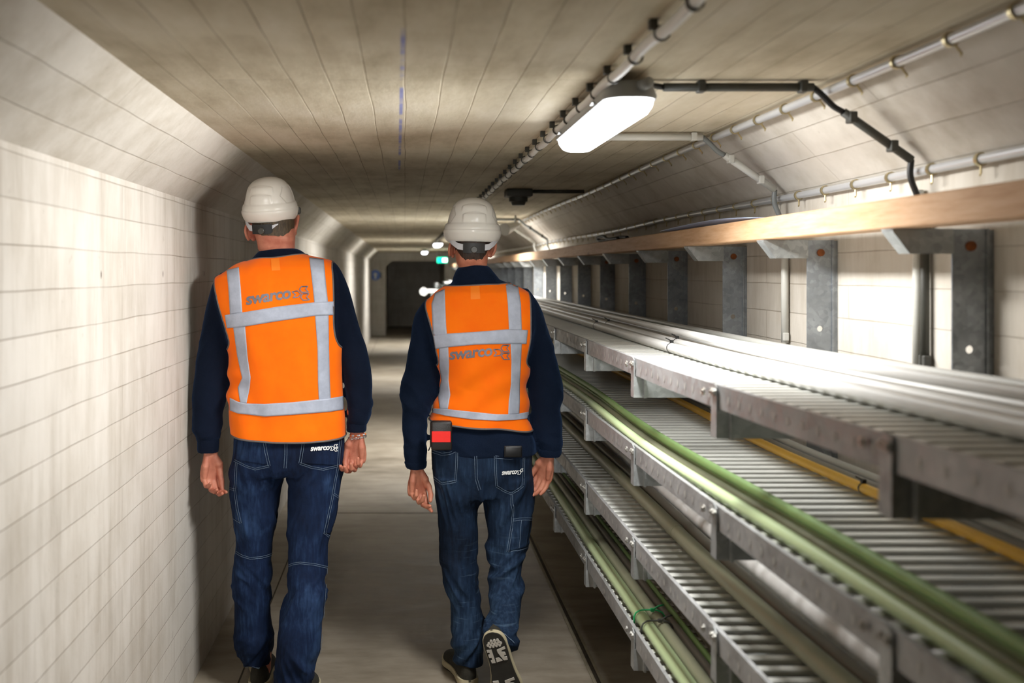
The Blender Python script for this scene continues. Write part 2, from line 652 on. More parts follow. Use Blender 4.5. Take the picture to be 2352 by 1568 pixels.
def denim(name, base, fade, dark, worn):
    m, nt, b = newmat(name)
    v = coords(nt)
    big = noise_(nt, v, 4.5, 5, 0.6)
    grain = noise_(nt, v, 90.0, 4, 0.6, (1, 1, 0.12))
    t = math_(nt, 'ADD', math_(nt, 'MULTIPLY', big, 0.65), math_(nt, 'MULTIPLY', grain, 0.35))
    c = ramp(nt, t, [(0.36, S(dark)), (0.52, S(base)), (0.68, S(fade))])
    if worn:
        sl = noise_(nt, v, 16.0, 3, 0.5, (0.5, 0.5, 5.0))
        sep = N(nt, 'ShaderNodeSeparateXYZ'); L(nt, v, sep.inputs[0])
        low = N(nt, 'ShaderNodeMapRange'); low.inputs['From Min'].default_value = 0.62; low.inputs['From Max'].default_value = 0.42; L(nt, sep.outputs[2], low.inputs['Value'])
        sl2 = noise_(nt, v, 14.0, 3, 0.5, (0.45, 0.45, 8.0))
        c = mixc(nt, math_(nt, 'MULTIPLY', math_(nt, 'MULTIPLY', ramp(nt, sl2, [(0.60, (0, 0, 0)), (0.70, (1, 1, 1))]), low.outputs[0]), worn), c, S((96, 120, 142)))
    L(nt, c, b.inputs['Base Color'])
    b.inputs['Roughness'].default_value = 0.85
    b.inputs['Specular IOR Level'].default_value = 0.15
    bump(nt, b, math_(nt, 'ADD', math_(nt, 'MULTIPLY', grain, 0.3), noise_(nt, v, 30, 4)), 0.005, 0.45)
    return m


M['denim'] = denim('dark_blue_denim', (19, 34, 62), (42, 64, 98), (10, 20, 40), 0.0)
M['denim2'] = denim('faded_blue_denim', (24, 40, 62), (50, 72, 98), (13, 23, 38), 0.30)


def skin(name, col, red):
    m, nt, b = newmat(name)
    v = coords(nt)
    f = noise_(nt, v, 26.0, 4)
    L(nt, ramp(nt, f, [(0.35, S(red)), (0.65, S(col))]), b.inputs['Base Color'])
    b.inputs['Roughness'].default_value = 0.5
    b.inputs['Specular IOR Level'].default_value = 0.35
    b.inputs['Subsurface Weight'].default_value = 0.12
    b.inputs['Subsurface Radius'].default_value = (0.01, 0.004, 0.002)
    b.inputs['Subsurface Scale'].default_value = 0.5
    bump(nt, b, noise_(nt, v, 220, 3), 0.0012, 0.4)
    return m


M['skin'] = skin('skin_ruddy', (198, 132, 108), (176, 106, 86))
M['skin2'] = skin('skin_tan', (196, 132, 106), (174, 108, 86))


def hair(name, a, b_):
    m, nt, b = newmat(name)
    v = coords(nt)
    f = noise_(nt, v, 160.0, 4, 0.6, (1, 1, 0.15))
    L(nt, ramp(nt, f, [(0.35, S(a)), (0.65, S(b_))]), b.inputs['Base Color'])
    b.inputs['Roughness'].default_value = 0.6
    bump(nt, b, f, 0.004, 0.8)
    return m


M['hair'] = hair('greying_brown_hair', (50, 40, 28), (88, 73, 52))
M['hair2'] = hair('dark_brown_hair', (32, 23, 18), (60, 42, 31))
M['helmet'] = simple('white_helmet_plastic', (226, 222, 214), 0.3, 0, 0.03, 6)
M['helmet2'] = simple('white_helmet_gloss', (222, 220, 214), 0.22, 0, 0.03, 6)
M['strapw'] = simple('pale_grey_strap', (196, 198, 204), 0.45, 0, 0.05)
M['knob'] = simple('dark_ratchet_knob', (58, 58, 54), 0.4, 0, 0.1)
M['shoe'] = simple('dark_suede', (46, 44, 36), 0.85, 0, 0.25, 60, 0.002)
M['midsole'] = simple('cream_midsole', (188, 178, 148), 0.7, 0, 0.1, 30)
M['outsole'] = simple('black_rubber', (28, 27, 23), 0.65, 0, 0.3, 50)
M['tread'] = simple('grey_rubber_tread', (178, 174, 166), 0.7, 0, 0.1, 40)
M['red'] = simple('red_band', (232, 26, 14), 0.5, 0, 0.05)
M['leather'] = simple('black_leather', (30, 26, 25), 0.42, 0, 0.2, 60, 0.001)
M['glass'] = simple('black_phone_glass', (10, 11, 14), 0.4, 0, 0.1)
M['silver'] = simple('silver_chain', (205, 205, 205), 0.2, 1.0, 0.2, 200)
M['bead_o'] = simple('orange_beads', (238, 120, 40), 0.4)
M['bead_w'] = simple('white_and_blue_beads', (210, 222, 236), 0.4, 0, 0.25, 120)
M['kerb'] = simple('dark_floor_joint', (70, 62, 50), 0.9, 0, 0.2, 30)
M['kerbl'] = simple('pale_floor_edge', (150, 142, 122), 0.8, 0, 0.15, 20)
# ------------------------------------------------------------------ the tunnel
XL, XR = -0.787, 1.235
XCL, XCR = -0.600, 1.035
ZW = EYE + 0.255          # foot of the sloped haunch, left
ZWR = EYE + 0.242
ZC = EYE + 0.442          # ceiling
Y0, Y1 = -5.0, 23.6       # back end and far end
TH = 0.2

fl = bmesh.new(); box(fl, XL - TH, XR + TH, Y0, Y1 + 4.2, -TH, 0.0)
struct('floor', fl, M['floor'], 'smooth worn beige concrete floor of the narrow tunnel', 'floor')
b = bmesh.new(); box(b, XL - TH, XL, Y0, Y1, 0, ZW)
struct('wall_left', b, M['wall'], 'board marked pale concrete tunnel wall beside the man on the left', 'wall')
b = bmesh.new(); box(b, XR, XR + TH, Y0, Y1, 0, ZWR)
struct('wall_right', b, M['wall_r'], 'pale concrete tunnel wall behind the cable trays', 'wall')
b = bmesh.new(); box(b, XCL - 0.02, XCR + 0.02, Y0, Y1, ZC, ZC + TH)
struct('ceiling', b, M['ceil'], 'flat board marked concrete tunnel ceiling with a blue chalk line', 'ceiling')
b = bmesh.new(); prism(b, [(XL, ZW), (XCL, ZC), (XCL, ZC + TH), (XL - TH, ZC + TH), (XL - TH, ZW)], 'y', Y0, Y1)
struct('wall_left_haunch', b, M['cham'], 'sloped concrete haunch between left wall and ceiling', 'wall')
b = bmesh.new(); prism(b, [(XR, ZWR), (XR + TH, ZWR), (XR + TH, ZC + TH), (XCR, ZC + TH), (XCR, ZC)], 'y', Y0, Y1)
struct('wall_right_haunch', b, M['cham'], 'sloped concrete haunch between right wall and ceiling carrying the conduits', 'wall')
# the far end: a wall with the dark opening of an unlit passage
PX0, PX1, PZ = -0.455, 0.95, EYE + 0.235
b = bmesh.new()
prism(b, [(XL - TH, 0), (PX0, 0), (PX0, PZ - 0.14), (PX0 + 0.14, PZ), (PX1, PZ), (PX1, 0), (XR + TH, 0), (XR + TH, ZC + TH), (XL - TH, ZC + TH)], 'y', Y1, Y1 + 0.35)
struct('wall_far_end', b, M['wall'], 'pale concrete end wall around the dark far opening', 'wall')
b = bmesh.new()
box(b, PX0 - 0.3, PX0 - 0.02, Y1 + 0.35, Y1 + 4, 0, 2.1)
struct('wall_passage_left', b, M['wall'], 'left wall of the unlit passage beyond the opening', 'wall')
b = bmesh.new(); box(b, PX1 + 0.02, PX1 + 0.3, Y1 + 0.35, Y1 + 4, 0, 2.1)
struct('wall_passage_right', b, M['wall'], 'right wall of the unlit passage beyond the opening', 'wall')
b = bmesh.new(); box(b, PX0 - 0.3, PX1 + 0.3, Y1 + 0.35, Y1 + 4, 2.0, 2.2)
struct('ceiling_passage', b, M['ceil'], 'ceiling of the unlit passage beyond the opening', 'ceiling')
b = bmesh.new(); box(b, XL - TH, XR + TH, Y1 + 4, Y1 + 4.2, 0, 2.3)
struct('wall_passage_end', b, M['wall'], 'end wall deep inside the unlit passage', 'wall')
b = bmesh.new(); box(b, XL - TH, XR + TH, Y0 - 0.2, Y0, 0, ZC + TH)
struct('wall_back', b, M['wall'], 'concrete wall closing the tunnel behind the viewer', 'wall')
# joints in the floor
b = bmesh.new(); box(b, -0.622, -0.616, Y0, Y1, 0.0, 0.0016)
struct('trim_1', b, M['kerb'], 'dark floor joint line along the left side of the walkway', 'floor joint')
b = bmesh.new(); box(b, 0.700, 0.712, Y0, Y1, 0.0, 0.004); box(b, 0.728, 0.74, Y0, Y1, 0.0, 0.004)
struct('trim_2', b, M['kerbl'], 'raised double edge line on the floor below the cable trays', 'floor joint')
b = bmesh.new(); box(b, 0.712, 0.728, Y0, Y1, 0.0, 0.002)
struct('trim_3', b, M['kerb'], 'dark groove in the floor edge below the cable trays', 'floor joint')
for i, (y, w) in enumerate(((6.29, 0.008), (12.3, 0.012))):
    b = bmesh.new(); box(b, -0.616, 0.70, y, y + w, 0.0, 0.0014)
    struct('trim_%d' % (4 + i), b, M['kerb'], ['dark joint across the floor just beyond the two men', 'dark joint across the floor far down the tunnel'][i], 'floor joint')

# ------------------------------------------------------------------ lamps
LX, LZ = 0.505, EYE + 0.415


def stadium(w, l, n=8):
    """outline of a long rounded rectangle, x half-width w, y half-length l"""
    out = []
    r = w * 0.75
    for cx, cy, a0 in ((w - r, l - r, 0), (-(w - r), l - r, 90), (-(w - r), -(l - r), 180), (w - r, -(l - r), 270)):
        for k in range(n + 1):
            a = math.radians(a0 + 90 * k / n)
            out.append((cx + r * math.cos(a), cy + r * math.sin(a)))
    return out


def loft_outlines(bm, levels):
    """levels: (z, w, l) stadium sections"""
    rings = [[bm.verts.new((x, y, z)) for x, y in stadium(w, l)] for z, w, l in levels]
    n = len(rings[0])
    for A, B in zip(rings, rings[1:]):
        for k in range(n):
            bm.faces.new((A[k], A[(k + 1) % n], B[(k + 1) % n], B[k]))
    bm.faces.new(rings[0][::-1]); bm.faces.new(rings[-1])
    bmesh.ops.recalc_face_normals(bm, faces=list(bm.faces))
    return bm


def make_lamp(y, label):
    t = thing('ceiling_lamp', label, 'lamp', (LX, y, LZ), 'tunnel ceiling lamps')
    mb = bmesh.new(); loft_outlines(mb, [(0.012, 0.040, 0.36), (0.008, 0.052, 0.375), (-0.022, 0.062, 0.385), (-0.03, 0.060, 0.384)])
    h = obj('housing', mb, M['housing'], t, sharp=40); h.location = (0, 0, 0); h.matrix_parent_inverse = Matrix()
    mb = bmesh.new(); loft_outlines(mb, [(-0.03, 0.056, 0.378), (-0.045, 0.053, 0.372), (-0.060, 0.044, 0.358), (-0.067, 0.032, 0.34)])
    d = obj('diffuser', mb, M['lamp'], t, sharp=40); d.matrix_parent_inverse = Matrix()
    d['label'] = 'glowing white lamp diffuser'
    for s in (-0.25, 0.25):
        mb = bmesh.new(); box(mb, -0.07, 0.07, s - 0.012, s + 0.012, -0.026, -0.020); box(mb, -0.012, 0.012, s - 0.015, s + 0.015, 0.008, 0.027)
        c = obj('mounting_clip', mb, M['galv'], t, smooth=False); c.matrix_parent_inverse = Matrix()
    mb = bmesh.new(); tube(mb, [(0.02, -0.37, -0.004), (0.03, -0.405, -0.002)], [0.014, 0.012], 10)
    c = obj('cable_gland', mb, M['housing'], t); c.matrix_parent_inverse = Matrix()
    return t


LAMPS = [2.585, 8.5, 14.4, 20.5, -3.3]
lamp0 = make_lamp(LAMPS[0], 'long lit ceiling lamp nearest the viewer above the right man')
dup(lamp0, (0, LAMPS[1] - LAMPS[0], 0), "lit ceiling lamp hidden partly behind the right man's helmet")
dup(lamp0, (-0.03, LAMPS[2] - LAMPS[0], 0), 'small blurred lit lamp, upper of two far lamps')
dup(lamp0, (-0.1, LAMPS[3] - LAMPS[0], 0), 'smallest blurred lit lamp, lower of two far lamps')


def luminaire(y, power, cut0=0.60, cut1=0.78, floor_=0.12, x=LX, side=(6.0, 1.6)):
    """the lamp's light: an LED strip whose optics throw light sideways and down, little along the tunnel"""
    ld = bpy.data.lights.new('lamp_light', 'AREA')
    ld.shape = 'RECTANGLE'; ld.size = 0.11; ld.size_y = 0.72
    ld.energy = power
    ld.color = LCOL
    ld.use_nodes = True
    nt = ld.node_tree
    em = nt.nodes['Emission']
    g = nt.nodes.new('ShaderNodeNewGeometry')
    s = nt.nodes.new('ShaderNodeSeparateXYZ'); nt.links.new(g.outputs['Incoming'], s.inputs[0])
    a = nt.nodes.new('ShaderNodeMath'); a.operation = 'ABSOLUTE'; nt.links.new(s.outputs[1], a.inputs[0])
    mr = nt.nodes.new('ShaderNodeMapRange'); mr.interpolation_type = 'SMOOTHSTEP'
    mr.inputs['From Min'].default_value = cut0; mr.inputs['From Max'].default_value = cut1
    mr.inputs['To Min'].default_value = 1.0; mr.inputs['To Max'].default_value = floor_
    nt.links.new(a.outputs[0], mr.inputs['Value'])
    nt.links.new(mr.outputs[0], em.inputs['Strength'])
    o = bpy.data.objects.new('lamp_light', ld); COL.objects.link(o)
    o.location = (x, y, LZ - 0.074)
    if not side:
        return o
    for s in (-1, 1):
        l2 = ld.copy(); l2.energy = side[0 if s < 0 else 1]; l2.size = 0.05; l2.size_y = 0.72
        t2 = l2.node_tree
        for n_ in t2.nodes:
            if n_.type == 'MAP_RANGE':
                n_.inputs['From Min'].default_value = 0.52 if s < 0 else 0.42; n_.inputs['From Max'].default_value = 0.70 if s < 0 else 0.58; n_.inputs['To Max'].default_value = 0.02
                keep = n_
            if n_.type == 'SEPXYZ':
                sx_ = n_
            if n_.type == 'EMISSION':
                e_ = n_
        up = t2.nodes.new('ShaderNodeMapRange'); up.interpolation_type = 'SMOOTHSTEP'
        up.inputs['From Min'].default_value = 0.02; up.inputs['From Max'].default_value = 0.30
        up.inputs['To Min'].default_value = 1.0; up.inputs['To Max'].default_value = 0.03
        t2.links.new(sx_.outputs[2], up.inputs['Value'])
        mu = t2.nodes.new('ShaderNodeMath'); mu.operation = 'MULTIPLY'
        t2.links.new(keep.outputs[0], mu.inputs[0]); t2.links.new(up.outputs[0], mu.inputs[1])
        t2.links.new(mu.outputs[0], e_.inputs['Strength'])
        q = bpy.data.objects.new('lamp_side_light', l2); COL.objects.link(q)
        q.location = (x + s * 0.066, y, LZ - 0.048)
        q.rotation_euler = (0, s * -math.radians(88), 0)
    return o


LCOL = (1.0, 0.985, 0.955)
for y in LAMPS[:4]:
    luminaire(y, 27.0 if y < 5 else 62.0, side=(22.0, 5.0) if y < 5 else (10.0, 5.0), x=LX - (0.03 if 14 < y < 15 else 0.1 if y > 20 else 0))
sd = bpy.data.lights.new('added_fill_spot', 'SPOT')  # unseen fill spot, added behind the camera to brighten the men's backs
sd.energy = 430.0; sd.spot_size = math.radians(19); sd.spot_blend = 0.6; sd.shadow_soft_size = 0.12; sd.color = LCOL
so_ = bpy.data.objects.new('added_fill_spot', sd); COL.objects.link(so_)
so_.location = (-0.2, -2.8, 1.75)
so_.rotation_euler = (Vector((-0.16, 3.6, 1.10)) - so_.location).to_track_quat('-Z', 'Y').to_euler()

w = bpy.data.worlds.new('tunnel_world'); SC.world = w
w.use_nodes = True
w.node_tree.nodes['Background'].inputs[0].default_value = (0.5, 0.5, 0.5, 1)
w.node_tree.nodes['Background'].inputs[1].default_value = 0.0

# ------------------------------------------------------------------ conduits
def clips(parent, pts, r, mat, name, hook=None, plate=None):
    for i, p in enumerate(pts):
        mb = bmesh.new()
        p = Vector(p)
        n = 12
        for s in (-0.004, 0.004):
            pass
        A = []
        for yy, rr in ((-0.005, r), (-0.005, r + 0.003), (0.005, r + 0.003), (0.005, r)):
            A.append([mb.verts.new(p + Vector((rr * math.cos(2 * PI * k / n), yy, rr * math.sin(2 * PI * k / n)))) for k in range(n)])
        for a, b_ in zip(A, A[1:] + A[:1]):
            for k in range(n):
                mb.faces.new((a[k], a[(k + 1) % n], b_[(k + 1) % n], b_[k]))
        if hook:
            q = p + Vector(hook)
            tube(mb, [p + Vector(hook) * 0.3, q, q + Vector((0, 0.004, -0.004))], [0.0025, 0.0028, 0.002], 6)
        if plate:
            box(mb, p.x + plate[0], p.x + plate[1], p.y - 0.008, p.y + 0.008, p.z + plate[2], p.z + plate[3])
        obj(name, mb, mat, parent, smooth=False)


rc = random.Random(3)
UX, UZ = 0.992, EYE + 0.424
t = thing('steel_conduit', 'silver conduit along the upper edge of the right haunch', 'conduit', (UX, 0, UZ))
mb = bmesh.new(); tube(mb, [(UX + 0.004 * math.sin(y * 1.3), y, UZ + 0.003 * math.sin(y * 2.1)) for y in np.arange(-4.5, 23.5, 0.25)], 0.0105, 12)
obj('conduit_pipe', mb, M['steelpipe'], t)
clips(t, [(UX + 0.004 * math.sin(y * 1.3), y, UZ + 0.003 * math.sin(y * 2.1)) for y in np.arange(1.62, 14, 0.195)], 0.0115, M['brass'], 'ring_clip', hook=(0.020, 0, -0.026))
DX, DZ = 1.212, EYE + 0.236
t = thing('steel_conduit', 'silver conduit along the lower edge of the right haunch above the timber', 'conduit', (DX, 0, DZ))
P = [(DX - 0.004 * math.sin(y * 1.1), y, DZ + 0.004 * math.sin(y * 1.7) - 0.006 * sstep(7, 5.6, y) * sstep(4.4, 5.6, y)) for y in np.arange(-4.5, 23.5, 0.2)]
mb = bmesh.new(); tube(mb, P, 0.0105, 12)
obj('conduit_pipe', mb, M['steelpipe'], t)
clips(t, [(DX - 0.004 * math.sin(y * 1.1), y, DZ + 0.004 * math.sin(y * 1.7)) for y in np.arange(1.70, 14, 0.195)], 0.0115, M['brass'], 'ring_clip', hook=(0.0, 0, -0.030))
CX, CZ = 0.452, EYE + 0.428
t = thing('ceiling_cable', 'pale cable clipped along the ceiling left of the lamps', 'cable', (CX, 0, CZ))
mb = bmesh.new(); tube(mb, [(CX + 0.003 * math.sin(y * 2.3), y, CZ - 0.010 - 0.003 * math.sin(y * 16)) for y in np.arange(-4.5, 23.5, 0.06)], 0.011, 10)
obj('cable_sheath', mb, M['c_white'], t)
clips(t, [(CX, y, CZ - 0.010) for y in np.arange(1.55, 16, 0.2)], 0.0118, M['clip'], 'cable_clip', plate=(-0.023, -0.009, 0.006, 0.0235))


def cross_pipe(y, label, mats, x0, drop, r=0.011, clipn=None):
    """a conduit crossing the ceiling, down the haunch and the wall"""
    o = 0.016
    zc = ZC - o
    t = thing('branch_conduit', label, 'conduit', (x0, y, zc))
    # three straight lengths with flexible bends between them
    A = [(x0, y, zc), (XCR - 0.088, y, zc)]
    B = [(XCR - 0.016, y + 0.004, zc - 0.057), (XR - 0.050, y + 0.02, ZWR + 0.018)]
    C = [(XR - o, y + 0.025, ZWR - 0.10), (XR - o, y + 0.025, drop)]
    for seg in (A, B, C):
        mb = bmesh.new(); tube(mb, seg, r, 12)
        obj('conduit_pipe', mb, M[mats[0]], t)
    for a, b_ in ((A[1], B[0]), (B[1], C[0])):
        mb = bmesh.new()
        mids = [(XCR - 0.066, y, zc - 0.019), (XCR - 0.040, y + 0.002, zc - 0.044)] if a is A[1] else [(XR - 0.051, y + 0.022, ZWR - 0.02), (XR - 0.036, y + 0.024, ZWR - 0.06)]
        tube(mb, smooth_path([a] + mids + [b_], 0.008), r * 0.72, 10)
        obj('flexible_bend', mb, M[mats[1]], t)
    for k, (seg, f) in enumerate(((A, 0.25), (A, 0.93), (B, 0.12), (B, 0.72), (C, 0.1), (C, 0.95))):
        p = Vector(seg[0]).lerp(Vector(seg[1]), f)
        mb = bmesh.new(); box(mb, p.x - 0.009, p.x + 0.009, p.y - 0.0145, p.y + 0.0145, p.z - 0.0125, p.z + 0.014)
        bevel(mb, 0.003)
        obj('saddle_clip', mb, M[mats[2]], t, smooth=False)
    return t


t = cross_pipe(2.31, 'dark branch conduit from the near lamp across ceiling and down the haunch', ('detector', 'black', 'clip'), 0.60, 1.30, 0.010)
mb = bmesh.new(); tube(mb, smooth_path([(0.60, 2.31, ZC - 0.016), (0.57, 2.30, ZC - 0.014), (0.545, 2.24, LZ - 0.002), (0.536, 2.185, LZ - 0.002)], 0.01), 0.007, 10)
obj('lamp_lead', mb, M['black'], t)
cross_pipe(3.17, 'white branch conduit from the far end of the near lamp', ('pvc', 'greypvc', 'pvc'), 0.545, 1.30, 0.0115)
cross_pipe(8.25, 'blurred grey branch conduit crossing the ceiling right of the helmet', ('greypvc', 'greypvc', 'clip'), 0.55, 1.30)
cross_pipe(9.1, 'blurred white branch conduit on the lit haunch behind the right man', ('pvc', 'pvc', 'pvc'), 0.55, 1.30, 0.012)
t = thing('wall_pipe', 'white upright pipe on the right wall beside the dark near post', 'pipe', (1.21, 2.36, 1.3))
mb = bmesh.new(); tube(mb, [(1.219, 2.365, 1.30), (1.219, 2.365, ZWR - 0.05)], 0.0125, 12)
obj('pipe', mb, M['pvc'], t)
mb = bmesh.new(); box(mb, 1.203, 1.2345, 2.345, 2.385, 1.285, 1.30); obj('end_clip', mb, M['clip'], t, smooth=False)

# smoke detector
t = thing('smoke_detector', 'dark two tier detector on the ceiling right of the helmet', 'smoke detector', (0.615, 5.4, ZC))
mb = bmesh.new(); box(mb, 0.545, 0.685, 5.33, 5.47, ZC - 0.042, ZC - 0.001); bevel(mb, 0.006)
obj('mounting_base', mb, M['detector'], t, sharp=40)
mb = bmesh.new(); tube(mb, [(0.615, 5.4, ZC - 0.04), (0.615, 5.4, ZC - 0.066), (0.615, 5.4, ZC - 0.07), (0.615, 5.4, ZC - 0.086)], [0.052, 0.05, 0.04, 0.034], 24)
obj('sensor_head', mb, M['detector'], t, sharp=40)
mb = bmesh.new(); tube(mb, [(0.685, 5.4, ZC - 0.012), (0.972, 5.4, ZC - 0.012)], 0.010, 10)
obj('supply_conduit', mb, M['clip'], t)

# exit sign, far
t = thing('exit_sign', 'glowing green and white sign hanging far down the tunnel', 'sign', (0.76, 20.2, EYE + 0.22))
mb = bmesh.new(); box(mb, 0.66, 0.86, 20.2, 20.24, EYE + 0.165, EYE + 0.275); bevel(mb, 0.005)
obj('sign_box', mb, M['exit_green'], t, smooth=False)
mb = bmesh.new(); box(mb, 0.765, 0.852, 20.192, 20.2, EYE + 0.185, EYE + 0.255); bevel(mb, 0.002)
obj('lit_symbol', mb, M['exit_white'], t, smooth=False)
for xx in (0.69, 0.83):
    mb = bmesh.new(); tube(mb, [(xx, 20.22, EYE + 0.275), (xx, 20.22, ZC)], 0.004, 6); obj('hanger_rod', mb, M['clip'], t)
# blue sign
t = thing('wall_sign', 'small blurred blue sign on the end wall left of the dark opening', 'sign', (-0.69, Y1 - 0.02, EYE - 0.1))
mb = bmesh.new(); tube(mb, [(-0.70, Y1 - 0.012, EYE - 0.1), (-0.70, Y1 - 0.003, EYE - 0.1)], 0.125, 32); obj('sign_plate', mb, M['blue_sign'], t, sharp=40)
mb = bmesh.new(); tube(mb, [(-0.70, Y1 - 0.016, EYE - 0.085), (-0.70, Y1 - 0.0125, EYE - 0.085)], 0.04, 20); box(mb, -0.72, -0.68, Y1 - 0.0155, Y1 - 0.0122, EYE - 0.19, EYE - 0.1)
obj('white_symbol', mb, M['white_paint'], t, smooth=False)
mb = bmesh.new(); box(mb, -0.585, -0.555, Y1 - 0.012, Y1 - 0.002, EYE - 0.17, EYE - 0.03); obj('edge_plate', mb, M['clip'], t, smooth=False)
# white boxes at the far right of the opening
t = thing('wall_light', 'white box with a round cover far down beside the dark opening', 'junction box', (0.62, 21.2, EYE - 0.44))
mb = bmesh.new(); tube(mb, [(0.40, 21.2, EYE - 0.44), (0.40, 21.26, EYE - 0.44)], 0.085, 24); obj('round_cover', mb, M['white_paint'], t, sharp=40)
mb = bmesh.new(); box(mb, 0.48, 0.80, 21.2, 21.28, EYE - 0.47, EYE - 0.39); bevel(mb, 0.01); obj('box_body', mb, M['white_paint'], t, smooth=False)
mb = bmesh.new(); box(mb, 0.56, 0.60, 21.21, 21.26, 0.0, EYE - 0.47); obj('stand_post', mb, M['galv'], t, smooth=False)
t = thing('ceiling_speaker', 'grey horn shaped fitting beside the helmet of the right man', 'loudspeaker', (0.83, 8.0, ZC))
mb = bmesh.new(); tube(mb, [(0.90, 7.95, EYE + 0.37), (0.86, 7.9, EYE + 0.355), (0.78, 7.8, EYE + 0.325)], [0.022, 0.03, 0.05], 16); obj('horn', mb, M['c_grey'], t, sharp=50)
mb = bmesh.new(); tube(mb, [(0.88, 7.93, EYE + 0.37), (0.88, 7.93, ZC)], 0.008, 8); obj('bracket', mb, M['galv'], t)

# ------------------------------------------------------------------ tray supports
STEP = 0.7535
DK = [1.335 + STEP * k for k in range(-3, 30)]
TX0, TX1 = 0.660, 1.136
TZ = [EYE - 0.250, EYE - 0.502, EYE - 0.769, EYE - 1.030]


def tz(level, y):
    k = (y - 1.335) / STEP
    a = max(0.0, min(1.0, 2.0 - k)) if k > 0 else 2.0 - max(k, -1.0)
    amt = (0.028, 0.018, 0.034, 0.03)[level]
    # the trays lift a little towards the viewer
    e = 0.0 if k >= 2 else (2 - k) ** 1.5 / 2 ** 1.5 if k > -1 else 1.84
    return TZ[level] + amt * e


def plate_hole(bm, x0, x1, z0, z1, y, holes, t=0.004):
    """upright plate in the x-z plane with round holes, built as bands between the holes"""
    holes = sorted(holes, key=lambda h: h[1])
    cuts = [z0] + [(holes[i][1] + holes[i + 1][1]) / 2 for i in range(len(holes) - 1)] + [z1]
    for yy, flip in ((y, False), (y + t, True)):
        for (hx, hz, r), a, b_ in zip(holes, cuts, cuts[1:]):
            n = 16
            ring = []; outer = []
            for k in range(n):
                an = 2 * PI * k / n + PI / 4
                c, s = math.cos(an), math.sin(an)
                ring.append(bm.verts.new((hx + r * c, yy, hz + r * s)))
                m = max(abs(c), abs(s))
                ux, uz = c / m, s / m
                ox = hx + (ux * (x1 - hx) if ux > 0 else ux * (hx - x0))
                oz = hz + (uz * (b_ - hz) if uz > 0 else uz * (hz - a))
                outer.append(bm.verts.new((ox, yy, oz)))
            for k in range(n):
                f = (ring[k], outer[k], outer[(k + 1) % n], ring[(k + 1) % n])
                bm.faces.new(f if not flip else f[::-1])
    # edges
    for xx in (x0, x1):
        v = [bm.verts.new(q) for q in ((xx, y, z0), (xx, y + t, z0), (xx, y + t, z1), (xx, y, z1))]
        bm.faces.new(v)
    return bm


LEV = ['top', 'second', 'third', 'lowest']


def make_support(k, d):
    lab = SUPPORT_LABELS.get(k)
    grp = 'far tray supports'
    t = thing('tray_support', lab or 'dim galvanised tray support in the far blurred row', 'tray support', (1.15, d, 0), 'tray supports along the right wall')
    mb = bmesh.new()
    x0, x1 = 1.148, 1.233
    holes = [(1.185, EYE - 0.165, 0.0085), (1.186, EYE - 0.62, 0.008), (1.186, EYE - 0.9, 0.008), (1.186, EYE - 1.2, 0.008)]
    plate_hole(mb, x0, 1.218, 0.05, EYE + 0.088, d, holes)
    # folded back flange against the wall with a lip
    box(mb, 1.218, 1.224, d - 0.004, d + 0.045, 0.05, EYE + 0.088)
    box(mb, 1.224, 1.2345, d - 0.001, d + 0.05, 0.02, EYE + 0.086)
    obj('post_channel', mb, M['post'], t, smooth=False)
    mb = bmesh.new(); tube(mb, [(1.186, d - 0.006, EYE + 0.052), (1.186, d + 0.001, EYE + 0.052)], 0.0105, 12)
    o = obj('rusty_bolt', mb, M['rust'], t, sharp=40); o['label'] = 'rust brown bolt head'
    mb = bmesh.new()
    # top arm carrying the timber: short channel, tip cut at 45 degrees
    za, zb = EYE + 0.036, EYE + 0.0885
    prism(mb, [(1.022, zb), (1.022, zb - 0.006), (1.058, za), (1.150, za), (1.150, zb)], 'y', d - 0.003, d + 0.001)
    v = [(1.022, zb - 0.006), (1.058, za), (1.058, za + 0.003), (1.022, zb - 0.003)]
    prism(mb, v, 'y', d + 0.001, d + 0.045)
    box(mb, 1.02, 1.150, d + 0.001, d + 0.045, zb - 0.003, zb)
    obj('top_arm', mb, M['galv'], t, smooth=False)
    for lv in range(4):
        z = tz(lv, d)
        za, zb = z - 0.112, z - 0.0515
        mb = bmesh.new()
        box(mb, TX0 - 0.003, 1.150, d + 0.003, d + 0.0065, za, zb)          # web that faces along the tunnel
        box(mb, TX0 - 0.003, 1.150, d + 0.0065, d + 0.042, zb - 0.003, zb)   # top flange
        box(mb, TX0 - 0.003, 1.150, d + 0.0065, d + 0.042, za, za + 0.003)   # bottom flange
        box(mb, TX0 + 0.020, TX0 + 0.026, d - 0.012, d + 0.003, za, zb)       # stiffening rib
        # end plate, notched, that holds the rail
        prism(mb, [(d + 0.003, za), (d + 0.042, za), (d + 0.036, z - 0.010), (d + 0.024, z + 0.004), (d + 0.003, z - 0.004)], 'x', TX0 - 0.006, TX0 - 0.003)
        obj('bracket_arm', mb, M['galv'], t, smooth=False)
        for yy, zz, r in (((0.012, z - 0.016, 0.007), (0.030, z - 0.016, 0.006), (0.085, z - 0.022, 0.0075)) if k < 8 else ((0.02, z - 0.016, 0.007),)):
            mb = bmesh.new()
            tube(mb, [(TX0 - 0.006, d + yy, zz), (TX0 - 0.0105, d + yy, zz)], r * 1.15, 6)
            tube(mb, [(TX0 - 0.010, d + yy, zz), (TX0 - 0.013, d + yy, zz)], r * 0.5, 8)
            obj('rail_bolt', mb, M['bolt'], t, smooth=False)
    return t


